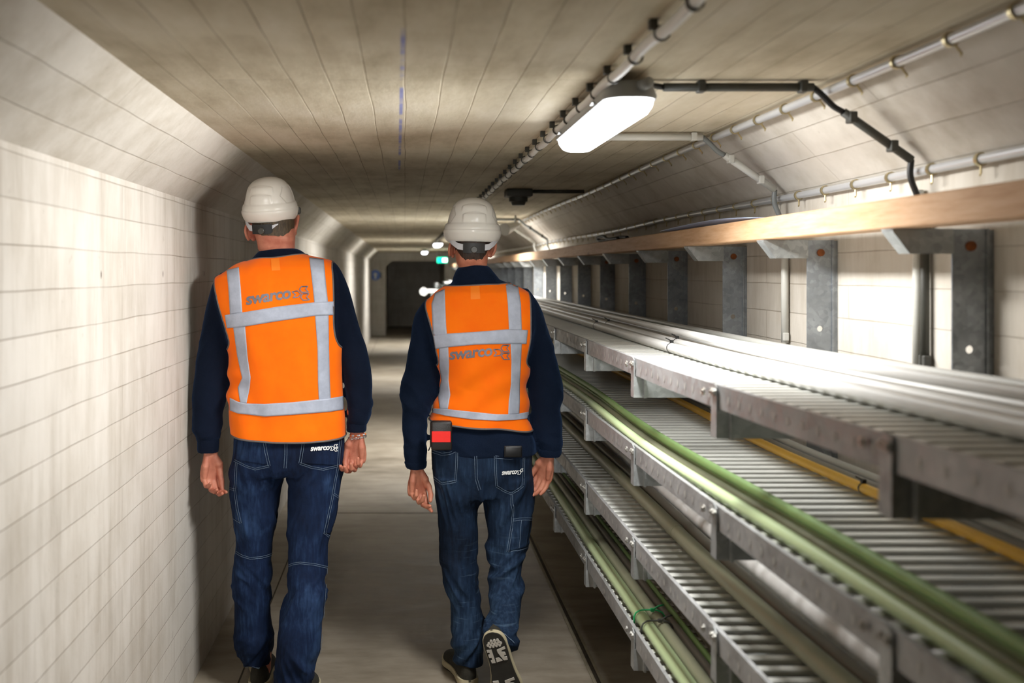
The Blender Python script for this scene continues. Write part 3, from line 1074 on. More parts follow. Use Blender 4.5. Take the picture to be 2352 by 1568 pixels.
SUPPORT_LABELS = {0: 'nearest dark tray support with only its bracket arms in frame at the right',
                  1: 'dark near tray support post under the timber with a bright round hole',
                  2: 'galvanised tray support post beside the white upright wall pipe',
                  3: 'galvanised tray support post, third from the right edge',
                  4: 'galvanised tray support post, fourth from the right edge',
                  5: 'dim tray support post, fifth from the right edge',
                  6: 'dark tray support post, sixth from the right edge',
                  7: "dark tray support post in the blurred row, third right of the right man's shoulder",
                  8: "blurred tray support post, second right of the right man's shoulder",
                  9: "blurred tray support post closest to the right man's shoulder"}
for i, d in enumerate(DK):
    k = i - 3
    if k < 0 or d > 23:
        continue
    make_support(k, d)

# timber joist on the top arms
t = thing('timber_joist', 'long planed pine joist lying on the upper support arms', 'timber', (1.06, 0, EYE + 0.0895))
mb = bmesh.new(); box(mb, 1.022, 1.096, -4.0, 22.8, EYE + 0.0895, EYE + 0.152); bevel(mb, 0.003, 1)
obj('joist', mb, M['wood'], t, smooth=False)

# ------------------------------------------------------------------ cable trays
TRAY_LABEL = ['top cable tray, carrying the white cables', 'second cable tray from the top, with bright rungs and green cables',
              'third cable tray from the top, carrying white ducts', 'lowest cable tray, carrying thick green cables']
YS = list(np.arange(-1.6, 23.2, STEP / 2))
for lv in range(4):
    t = thing('cable_tray', TRAY_LABEL[lv], 'cable tray', (TX0, 0, TZ[lv]))
    for side, x, s in (('front', TX0, 1), ('back', TX1, -1)):
        mb = bmesh.new()
        prof = [(0, 0), (0, -0.05), (0.016, -0.05), (0.016, -0.048), (0.002, -0.048), (0.002, -0.002), (0.010, -0.002), (0.010, 0)]
        rings = []
        for y in YS:
            z = tz(lv, y)
            rings.append([mb.verts.new((x + s * p[0], y, z + p[1])) for p in prof])
        for A, B in zip(rings, rings[1:]):
            for k in range(len(prof)):
                mb.faces.new((A[k], A[(k + 1) % len(prof)], B[(k + 1) % len(prof)], B[k]))
        mb.faces.new(rings[0]); mb.faces.new(rings[-1][::-1])
        bmesh.ops.recalc_face_normals(mb, faces=list(mb.faces))
        obj('side_rail', mb, M['rail'], t, smooth=False)
        # row of small holes punched in the rail, pale rims
        mb = bmesh.new()
        if side == 'front':
            for y in np.arange(0.9, 8.0, 0.0628):
                z = tz(lv, y) - 0.026
                vs = [mb.verts.new((x - 0.0008, y + 0.0055 * math.cos(a), z + 0.009 * math.sin(a))) for a in np.arange(0, 2 * PI, PI / 4)]
                mb.faces.new(vs)
            o = obj('punched_holes', mb, M['c_grey'], t, smooth=False); o['kind'] = 'stuff'
    mb = bmesh.new()
    sp = 0.058
    for y in np.arange(-1.5, 16.0, sp):
        z = tz(lv, y) - 0.014
        w_ = 0.0122
        x0, x1 = TX0 + 0.003, TX1 - 0.003
        # arched rung
        P = [(y - w_, z - 0.008), (y - w_, z - 0.001), (y - w_ + 0.002, z + 0.001), (y + w_ - 0.002, z + 0.001), (y + w_, z - 0.001), (y + w_, z - 0.008), (y + w_ * 0.8, z - 0.003), (y - w_ * 0.8, z - 0.003)]
        prism(mb, P, 'x', x0, x1)
    bmesh.ops.recalc_face_normals(mb, faces=list(mb.faces))
    obj('rungs', mb, M['rung'], t, smooth=False)

# ------------------------------------------------------------------ cables and ducts
def run(name, label, mat, lv, x, r, lift=0.0, wav=0.004, seed=0, dz=0.0, collars=None, tie=None, y0=-1.5, y1=22.5, amp2=0.0, group=None, part='sheath'):
    rr = random.Random(seed)
    ph = [rr.uniform(0, 6.28) for _ in range(5)]
    base = r - (0.0118 if not collars else 0.0100) + lift
    P = []
    for y in np.arange(y0, y1, 0.09):
        cw = (0.004, 0.0085, 0.005, 0.002)[lv] * (math.sin(y * 1.3 + lv) + 0.7 * math.sin(y * 3.1 + 2 * lv)) if part == 'sheath' else 0.0
        xx = x + cw + 0.25 * wav * (math.sin(y * 1.1 + ph[0]) + 0.7 * math.sin(y * 2.7 + ph[1]))
        zz = tz(lv, y) + base + 0.1 * abs(wav) * (1 + math.sin(y * 1.9 + ph[2])) + dz
        P.append((xx, y, zz))
    t = thing(name, label, 'cable' if 'cable' in name else 'duct', P[0], group)
    mb = bmesh.new(); tube(mb, P, r, 12 if r < 0.02 else 16)
    obj(part, mb, mat, t)
    if collars:
        for y in collars:
            i = min(range(len(P)), key=lambda j: abs(P[j][1] - y))
            p = Vector(P[i])
            mb = bmesh.new(); tube(mb, [p + Vector((0, -0.035, 0)), p + Vector((0, 0.035, 0))], r + 0.0013, 16)
            obj('joint_collar', mb, mat, t, sharp=40)
    if tie:
        for y in tie:
            i = min(range(len(P)), key=lambda j: abs(P[j][1] - y))
            p = Vector(P[i])
            mb = bmesh.new(); tube(mb, [p + Vector((0, -0.003, 0)), p + Vector((0, 0.003, 0))], r + 0.0008, 14)
            box(mb, p.x - 0.005, p.x + 0.005, p.y - 0.004, p.y + 0.006, p.z + r, p.z + r + 0.009)
            tube(mb, [p + Vector((0, 0, r + 0.006)), p + Vector((-0.02, -0.004, r + 0.016))], 0.0018, 6)
            obj('cable_tie', mb, M['black'], t, smooth=False)
    return t


# top tray: white cables at the back
top = [(0.856, 0.016, 'c_white', 'white cable on the top tray, front edge of the bundle', 0.005, [3.2, 4.4]),
       (0.890, 0.014, 'c_grey', 'light grey cable on the top tray, second from the walkway', 0.003, None),
       (0.926, 0.0165, 'c_white', 'thick white cable on the top tray, third from the walkway', 0.003, [3.35, 4.55]),
       (0.962, 0.0145, 'c_white', 'white cable in the middle of the top tray bundle', 0.004, None),
       (0.994, 0.012, 'c_grey', 'thin grey cable on the top tray behind the white middle cable', 0.003, None),
       (1.027, 0.0155, 'c_white', 'white cable on the top tray, third from the wall', 0.003, [3.7]),
       (1.062, 0.014, 'c_grey', 'light grey cable on the top tray, second from the wall', 0.003, None),
       (1.098, 0.0150, 'c_white', 'white cable on the top tray, nearest the wall posts', 0.003, None)]
for i, (x, r, m, lab, wv, tie) in enumerate(top):
    run('power_cable', lab, M[m], 0, x, r, wav=wv, seed=20 + i, tie=tie, group='cables on the top tray')
run('earth_cable', 'thin green cable lying on top of the white bundle', M['c_green2'], 0, 1.0445, 0.006, lift=0.027, wav=0.008, seed=41, group='cables on the top tray')
run('power_cable', 'white cable heaped on top of the bundle on the top tray', M['c_white'], 0, 0.944, 0.012, lift=0.040, wav=0.006, seed=42, group='cables on the top tray')
run('power_cable', 'grey cable heaped on the bundle close to the posts', M['c_grey'], 0, 1.080, 0.012, lift=0.030, wav=0.006, seed=43, group='cables on the top tray')
# second tray
sec = [(0.703, 0.0135, 'c_green', 'pale green cable on the second tray against its front rail', 0.005, 0.004),
       (0.734, 0.012, 'c_olive', 'grey green cable twisted among the green ones on the second tray', 0.006, 0.012),
       (0.764, 0.0135, 'c_green', 'pale green wavy cable on the second tray, inner one of the bundle', 0.006, 0.010),
       (0.749, 0.011, 'c_green2', 'grass green cable lying over the bundle on the second tray', 0.008, 0.014)]
for i, (x, r, m, lab, wv, a2) in enumerate(sec):
    run('green_cable', lab, M[m], 1, x, r, lift=0.0265 if i == 3 else 0, wav=wv, seed=60 + i, amp2=a2, group='green cables on the second tray')
run('yellow_cable', 'yellow cable along the back of the second tray', M['c_yellow'], 1, 1.054, 0.012, wav=0.003, seed=66, tie=[2.3, 3.3])
run('power_cable', 'grey cable beside the yellow one on the second tray', M['c_dgrey'], 1, 1.083, 0.012, wav=0.003, seed=67)
run('power_cable', 'pale grey cable on the second tray nearest the wall', M['c_grey'], 1, 1.107, 0.010, lift=0.014, wav=0.003, seed=68)
# third tray
run('power_cable', 'thick grey green cable on the third tray, walkway side', M['c_olive'], 2, 0.790, 0.021, wav=0.006, seed=70, collars=[2.9], group='cables on the third tray')
run('power_cable', 'thick brown grey cable on the third tray beside the white ducts', M['c_dgrey'], 2, 0.838, 0.020, wav=0.004, seed=71, group='cables on the third tray')
for i, x in enumerate((0.894, 0.952, 1.010, 1.068)):
    run('cable_duct', ['white round duct on the third tray next to the cables', 'white round duct on the third tray, second from the cables',
                       'white round duct on the third tray, second from the wall', 'white round duct on the third tray nearest the wall'][i],
        M['c_pipe'], 2, x, 0.0275, wav=0.001, seed=80 + i, collars=[2.75 + 0.1 * i, 4.1 + 0.1 * i, 5.9], group='white ducts on the third tray', part='duct_wall')
# lowest tray
low = [(0.698, 0.019, 'c_green', 'thick pale green cable on the lowest tray against its rail', 0.003, 0),
       (0.739, 0.019, 'c_olive', 'thick grey green cable on the lowest tray, second from its rail', 0.003, 0),
       (0.778, 0.014, 'c_dgrey', 'dark grey cable on the lowest tray, third from its rail', 0.003, 0),
       (0.806, 0.010, 'c_green2', 'thin green cable on the lowest tray in front of the dark ducts', 0.004, 0)]
for i, (x, r, m, lab, wv, a2) in enumerate(low):
    run('green_cable', lab, M[m], 3, x, r, wav=wv, seed=90 + i, group='cables on the lowest tray')
for i, x in enumerate((0.848, 0.900, 0.952, 1.004)):
    run('cable_duct', ['dark grey duct on the lowest tray next to the cables', 'dark grey duct on the lowest tray, second from the cables',
                       'dark grey duct on the lowest tray, third from the cables', 'dark grey duct on the lowest tray nearest the wall'][i],
        M['c_dpipe'], 3, x, 0.024, wav=0.001, seed=100 + i, collars=[2.5 + 0.02 * i, 3.6 + 0.02 * i, 5.2], group='dark ducts on the lowest tray', part='duct_wall')
# ties round the lowest cables
def bundle_tie(y, mat, label, ddx=0.0):
    z = tz(3, y) - 0.012
    t = thing('cable_tie', label, 'cable tie', (0.71, y, z))
    mb = bmesh.new()
    pts = [(0.6752, y, z + 0.006), (0.6752, y, z + 0.026), (0.690, y, z + 0.0432), (0.745, y, z + 0.0432), (0.7632, y, z + 0.028), (0.7632, y, z + 0.006)]
    tube(mb, smooth_path(pts, 0.008), 0.0026, 6)
    obj('strap', mb, mat, t)
    mb = bmesh.new(); box(mb, 0.722, 0.734, y - 0.005, y + 0.005, z + 0.040, z + 0.050); bevel(mb, 0.0015)
    obj('lock_head', mb, mat, t, smooth=False)
    mb = bmesh.new(); tube(mb, smooth_path([(0.73, y, z + 0.045), (0.745, y + 0.004, z + 0.054), (0.765, y + 0.012, z + 0.056)], 0.006), [0.0026] * len(smooth_path([(0.73, y, z + 0.045), (0.745, y + 0.004, z + 0.054), (0.765, y + 0.012, z + 0.056)], 0.006)), 6)
    obj('loose_tail', mb, mat, t)


bundle_tie(2.93, M['tie_green'], 'bright green cable tie round the two thick cables on the lowest tray')
bundle_tie(2.84, M['clip'], 'grey cable tie just nearer than the green one on the lowest tray')
# coil of black cable and a pale sheet on the timber
t = thing('cable_coil', 'short loop of black cable lying on the timber joist', 'cable', (1.06, 5.2, EYE + 0.1555))
mb = bmesh.new()
Pc = smooth_path([(1.04, 4.85, EYE + 0.1585), (1.03, 5.05, EYE + 0.1625), (1.04, 5.22, EYE + 0.1805), (1.035, 5.36, EYE + 0.1755), (1.04, 5.30, EYE + 0.1605), (1.05, 5.12, EYE + 0.1585), (1.06, 4.95, EYE + 0.1665), (1.05, 4.7, EYE + 0.1585)], 0.02)
tube(mb, Pc, 0.0075, 10); obj('cable_loop', mb, M['black'], t)
t = thing('plastic_sheet', 'pale blue plastic sheet lying on the timber joist', 'sheet', (1.07, 3.5, EYE + 0.1535))
mb = bmesh.new()
rows = []
for y in np.arange(2.95, 4.05, 0.05):
    u = (y - 2.95) / 1.1
    rows.append([mb.verts.new((1.030 + 0.05 * j + 0.02 * math.sin(y * 4), y, EYE + 0.1545 + 0.016 * math.sin(u * PI) * (0.5 + 0.5 * math.cos(j * 2)) + 0.004)) for j in range(3)])
for A, B in zip(rows, rows[1:]):
    for j in range(2):
        mb.faces.new((A[j], A[j + 1], B[j + 1], B[j]))
so = obj('sheet', mb, M['bluesheet'], t)
sm = so.modifiers.new('s', 'SOLIDIFY'); sm.thickness = 0.002
# ------------------------------------------------------------------ people
def table_rings(tab, D, step=0.008, sx=1.0, sy=1.0, y_from=None, y_to=None):
    """traced outline (picture y, left x, right x, depth offset, half depth) -> sections"""
    T = np.array(tab, float)
    ys = T[:, 0]
    a, b_ = (ys[0] if y_from is None else y_from), (ys[-1] if y_to is None else y_to)
    n = max(4, int((b_ - a) * D / F / step))
    yy = np.linspace(a, b_, n + 1)
    xl, xr, dy, t = (pchip(ys, T[:, i], yy) for i in (1, 2, 3, 4))
    out = []
    for y, l, r, d, h in zip(yy, xl, xr, dy, t):
        Dd = D + d
        s = Dd / F
        out.append((((l + r) / 2 - VX) * s, Dd, EYE + (VY - y) * s, max((r - l) / 2 * s * sx, 0.004), h * sy))
    return out


def loft(bm, rings, n=48, e=2.3, cap=True):
    R = []
    for cx, cy, cz, a, b_ in rings:
        ring = []
        for k in range(n):
            t = 2 * PI * k / n
            c, s = math.cos(t), math.sin(t)
            ring.append(bm.verts.new((cx + a * math.copysign(abs(c) ** (2 / e), c), cy + b_ * math.copysign(abs(s) ** (2 / e), s), cz)))
        R.append(ring)
    for A, B in zip(R, R[1:]):
        for k in range(n):
            bm.faces.new((A[k], B[k], B[(k + 1) % n], A[(k + 1) % n]))
    if cap:
        bm.faces.new(R[0]); bm.faces.new(R[-1][::-1])
    return R


def displace(bm, fn):
    bm.normal_update()
    mv = [(v, v.normal.copy() * fn(v.co, v.normal)) for v in bm.verts]
    for v, d in mv:
        v.co += d


def ns(p, sx, sy, sz, o=0.0):
    return noise.noise(Vector((p.x * sx + o, p.y * sy + o * 1.7, p.z * sz - o)))


def ellipsoid(bm, c, r, rot=None, n=20, m=14):
    mat = Matrix.Translation(c) @ (rot.to_4x4() if rot else Matrix()) @ Matrix.Diagonal((r[0], r[1], r[2], 1))
    bmesh.ops.create_uvsphere(bm, u_segments=n, v_segments=m, radius=1.0, matrix=mat)


def finger(bm, base, d0, bend, lens, r0, curls, flat=None):
    """a chain of three bones: d0 start direction, bend axis, bones curl about it"""
    pts = [Vector(base)]
    rad = [r0 * 1.05]
    d = Vector(d0).normalized()
    ax = Vector(bend).normalized()
    for i, (l, c) in enumerate(zip(lens, curls)):
        d = Matrix.Rotation(c, 3, ax) @ d
        p = pts[-1]
        rr = r0 * (1.0 - 0.10 * i)
        pts.append(p + d * l * 0.5); rad.append(rr * 0.93)
        pts.append(p + d * l); rad.append(rr * (0.98 if i < 2 else 0.78))
    # soften the joints
    tube(bm, pts, rad, 12, round_ends=True)
    return pts


def hand(bm, wrist, yaw, side, curls=(0.45, 0.75, 0.5), thumb=(0.55, 0.1, 0.25), scale=1.0, tilt=(0, 0), spread=0.05, vary=(0, 0.05, 0.1, 0.18)):
    """side +1: thumb towards +x. Palm faces the viewer (-y) at yaw 0; fingers curl towards the palm."""
    R = Matrix.Rotation(yaw, 3, 'Z') @ Matrix.Rotation(tilt[0], 3, 'X') @ Matrix.Rotation(tilt[1], 3, 'Y')
    s = scale
    W = Vector(wrist)
    def P(x, y, z):
        return W + R @ (Vector((x * side, y, z)) * s)
    tmp = bmesh.new()
    # forearm end and palm as one loft
    secs = [(0.06, 0.0, 0, 0.028, 0.023), (0.02, 0.0, 0, 0.026, 0.020), (0.0, 0.0, 0, 0.0265, 0.0185), (-0.018, 0.002, 0, 0.032, 0.018), (-0.04, 0.003, 0.001, 0.040, 0.0165),
            (-0.065, 0.001, 0.002, 0.042, 0.0145), (-0.085, 0.0, 0.0, 0.0415, 0.0125), (-0.097, 0.0, -0.002, 0.038, 0.0105)]
    R_ = []
    n = 24
    for z, x, y, a, b_ in secs:
        ring = []
        for k in range(n):
            t = 2 * PI * k / n
            c, q = math.cos(t), math.sin(t)
            ring.append(tmp.verts.new(P(x + a * math.copysign(abs(c) ** 0.75, c), y + b_ * math.copysign(abs(q) ** 0.85, q), z)))
        R_.append(ring)
    for A, B in zip(R_, R_[1:]):
        for k in range(n):
            tmp.faces.new((A[k], A[(k + 1) % n], B[(k + 1) % n], B[k]))
    tmp.faces.new(R_[0]); tmp.faces.new(R_[-1])
    # pads of the palm: ball of the thumb, little finger side
    tube(tmp, [P(0.014, -0.010, -0.008), P(0.026, -0.014, -0.035), P(0.033, -0.012, -0.060)], [0.012 * s, 0.0165 * s, 0.012 * s], 14, round_ends=True)
    tube(tmp, [P(-0.020, -0.008, -0.010), P(-0.026, -0.011, -0.040), P(-0.028, -0.008, -0.078)], [0.010 * s, 0.0135 * s, 0.0095 * s], 14, round_ends=True)
    bend = R @ Vector((-1, 0, 0)) * 1.0
    for i, (fx, fz, l, r) in enumerate(((0.0300, -0.094, (0.043, 0.026, 0.021), 0.0108), (0.0102, -0.098, (0.047, 0.030, 0.023), 0.0111),
                                        (-0.0098, -0.096, (0.043, 0.028, 0.022), 0.0106), (-0.0285, -0.089, (0.034, 0.021, 0.019), 0.0096))):
        sp = (1.5 - i) * spread
        d0 = R @ Vector((math.sin(sp) * side, 0, -math.cos(sp)))
        cv = [c + vary[i] for c in curls]
        ax = R @ Vector((-1, 0, 0))
        # -z turned about -x goes towards -y (the palm side)
        finger(tmp, P(fx, -0.001, fz + 0.006), d0, ax, [q * s for q in l], r * s, [cv[0], cv[1], cv[2]])
    # thumb leaves the side of the palm near its base
    d0 = R @ Vector((math.sin(thumb[0]) * side, -0.35, -math.cos(thumb[0])))
    ax = R @ Vector((0, side * 1.0, 0)) * 1.0 + R @ Vector((-0.35, 0, 0))
    finger(tmp, P(0.026, -0.008, -0.030), d0, ax, [0.040 * s, 0.032 * s, 0.026 * s], 0.0124 * s, [0.0, thumb[1], thumb[2]])
    me = bpy.data.meshes.new('t'); tmp.to_mesh(me); tmp.free(); bm.from_mesh(me); bpy.data.meshes.remove(me)


def text_bm(body, height, shear=0.22, widen=1.22, bold=0.03):
    """lettering as flat mesh: x from 0 to width, y up"""
    cu = bpy.data.curves.new('lettering', 'FONT')
    cu.body = body
    cu.size = 1.0
    cu.shear = shear
    cu.offset = bold
    cu.space_character = 0.93
    cu.fill_mode = 'FRONT'
    cu.resolution_u = 4
    o = bpy.data.objects.new('lettering', cu)
    COL.objects.link(o)
    bpy.context.view_layer.update()
    me = bpy.data.meshes.new_from_object(o.evaluated_get(bpy.context.evaluated_depsgraph_get()))
    bpy.data.objects.remove(o); bpy.data.curves.remove(cu)
    bm = bmesh.new(); bm.from_mesh(me); bpy.data.meshes.remove(me)
    xs = [v.co.x for v in bm.verts]; ys = [v.co.y for v in bm.verts]
    # x-height of the letters is about their overall height (no ascenders)
    x0, x1, y0, y1 = min(xs), max(xs), min(ys), max(ys)
    for v in bm.verts:
        v.co.x = (v.co.x - x0) / (x1 - x0)
        v.co.y = (v.co.y - y0) / (y1 - y0)
    bmesh.ops.triangulate(bm, faces=list(bm.faces))
    bmesh.ops.subdivide_edges(bm, edges=[e for e in bm.edges if e.calc_length() > 0.12], cuts=2)
    bmesh.ops.triangulate(bm, faces=list(bm.faces))
    return bm


def lettering(bm, bvh, body, p0, p1, up, lift=0.0016, bold=0.03, shear=0.22, sag=0.0):
    """write along the traced base line p0 -> p1, letter height up (pixels)"""
    t = text_bm(body, 1, shear, 1, bold)
    ux, uy = p1[0] - p0[0], p1[1] - p0[1]
    L_ = math.hypot(ux, uy)
    for v in t.verts:
        X, Y = v.co.x, v.co.y
        x = p0[0] + ux * X + (uy / L_) * Y * up
        y = p0[1] + uy * X - (ux / L_) * Y * up + sag * 4 * X * (1 - X)
        q = cast(bvh, x, y, lift)
        v.co = q if q is not None else px(x, y, 3.5)
    me = bpy.data.meshes.new('t'); t.to_mesh(me); t.free(); bm.from_mesh(me); bpy.data.meshes.remove(me)


def outline(bm, bvh, pts, w, lift=0.0016):
    ribbon(bm, bvh, list(pts) + [pts[0], pts[1]], w, lift, 2.0)


def helmet(parent, c, half_w, yaw, tilt, mat, name_label):
    """hard hat: c = centre at the ridge line height, half_w half width at the ridge"""
    k = half_w / 0.106
    R = Matrix.Rotation(yaw, 3, 'Z') @ Matrix.Rotation(tilt[1], 3, 'Y') @ Matrix.Rotation(tilt[0], 3, 'X')
    prof = [(0.1235, 0.0), (0.122, 0.018), (0.117, 0.038), (0.108, 0.056), (0.094, 0.071), (0.075, 0.083), (0.055, 0.090), (0.036, 0.0945), (0.026, 0.0965), (0.020, 0.1005),
            (0.006, 0.1045), (0.0012, 0.1046), (-0.0008, 0.1072), (-0.006, 0.1072), (-0.02, 0.1035), (-0.034, 0.097), (-0.043, 0.090)]
    zs = [p[0] for p in prof][::-1]; rs = [p[1] for p in prof][::-1]
    nz, na = 110, 180
    s_arr = np.linspace(0, 1, nz)
    # arc-like spacing: denser rows at the crown
    zz = -0.043 + (0.1235 + 0.043) * np.sin(s_arr * PI / 2)
    rr = pchip(zs, rs, zz)
    mb = bmesh.new()
    rows = []
    for z, r in zip(zz[:-1], rr[:-1]):
        row = []
        for j in range(na):
            th = 2 * PI * j / na            # 0: +x, pi/2: +y (front), 3pi/2: back
            cx, sy = math.cos(th), math.sin(th)
            front = max(sy, 0.0)
            back = max(-sy, 0.0)
            rx, ry = r, r * (1.17 if sy < 0 else 1.22)
            z2 = z
            # the lower edge rises towards the brow, the peak reaches forward
            if z < 0.0:
                f = -z / 0.043
                lift = 0.022 * sstep(0.6, 1.0, sy) * f
                z2 = z + lift
                ry += 0.042 * f * front ** 3
                rx += 0.004 * f
            ang = math.atan2(cx, -sy)       # 0 at the back
            d = 0.0
            # two shallow ledges across the back of the shell, each with an arched upper edge
            for zc, hw, rise, fade, depth in ((0.0865, 0.62, 0.012, 0.030, 0.0042), (0.0555, 0.50, 0.0115, 0.045, 0.0045)):
                w_ = abs(ang) / hw
                if w_ < 1:
                    hi = rise * (1 - w_ ** 2.2)
                    side_f = 1 - sstep(0.82, 1.0, w_)
                    if z <= zc:
                        d += depth * side_f * sstep(zc - fade, zc - 0.004, z)
                    elif z < zc + hi:
                        d += depth * side_f * (1 - (z - zc) / hi)
            # side panels, set in with a crisp edge
            for sg in (-1, 1):
                q = (ang * sg - 1.15)
                if -0.32 < q < 0.75 and 0.02 < z < 0.092:
                    edge = min(q + 0.32 - 0.30 * abs(z - 0.055) / 0.035, 0.75 - q, (z - 0.024) / 0.03, (0.088 - z) / 0.03)
                    d -= 0.003 * sstep(0.0, 0.05, edge)
            n_ = Vector((cx, sy, 0.5)).normalized()
            p = Vector((cx * rx, sy * ry, z2)) + n_ * d
            row.append(mb.verts.new(Vector(c) + R @ (p * k)))
        rows.append(row)
    top = mb.verts.new(Vector(c) + R @ (Vector((0, 0, 0.1235)) * k))
    for A, B in zip(rows, rows[1:]):
        for j in range(na):
            mb.faces.new((A[j], A[(j + 1) % na], B[(j + 1) % na], B[j]))
    for j in range(na):
        mb.faces.new((rows[-1][j], rows[-1][(j + 1) % na], top))
    h = obj('hard_hat', mb, mat, parent)
    h['label'] = name_label
    so = h.modifiers.new('s', 'SOLIDIFY'); so.thickness = 0.0035; so.offset = -1
    # head band at the back
    def P(ang, rad, z):
        return Vector(c) + R @ (Vector((math.sin(ang) * rad, -math.cos(ang) * rad * 1.12, z)) * k)
    def strap(a0, a1, z0, z1, w0, w1, rad, th, mt, nm):
        mb = bmesh.new()
        n = 14
        rowsA = []
        for i in range(n + 1):
            t = i / n
            a = a0 + (a1 - a0) * t; z = z0 + (z1 - z0) * t; w_ = (w0 + (w1 - w0) * t) / 2
            rowsA.append([mb.verts.new(P(a, rad + dr, z + sgn * w_)) for dr, sgn in ((0, -1), (th, -1), (th, 1), (0, 1))])
        for A, B in zip(rowsA, rowsA[1:]):
            for q in range(4):
                mb.faces.new((A[q], A[(q + 1) % 4], B[(q + 1) % 4], B[q]))
        mb.faces.new(rowsA[0]); mb.faces.new(rowsA[-1][::-1])
        bmesh.ops.recalc_face_normals(mb, faces=list(mb.faces))
        return obj(nm, mb, mt, h, sharp=40)
    strap(-0.40, 0.40, -0.066, -0.066, 0.036, 0.036, 0.0975, 0.005, M['black'], 'ratchet_box')
    for sg in (-1, 1):
        q = strap(sg * 0.38, sg * 0.64, -0.064, -0.060, 0.022, 0.022, 0.0965, 0.003, M['strapw'], 'side_strap')
        q = strap(sg * 0.64, sg * 1.25, -0.060, -0.030, 0.022, 0.020, 0.0945, 0.002, M['strapw'], 'side_strap')
    mb = bmesh.new()
    a_, b_ = P(0, 0.1015, -0.072), P(0, 0.110, -0.072)
    tube(mb, [a_, a_.lerp(b_, 0.8), b_], [0.0125 * k, 0.0125 * k, 0.0105 * k], 28)
    obj('ratchet_knob', mb, M['knob'], h, sharp=40)
    return h


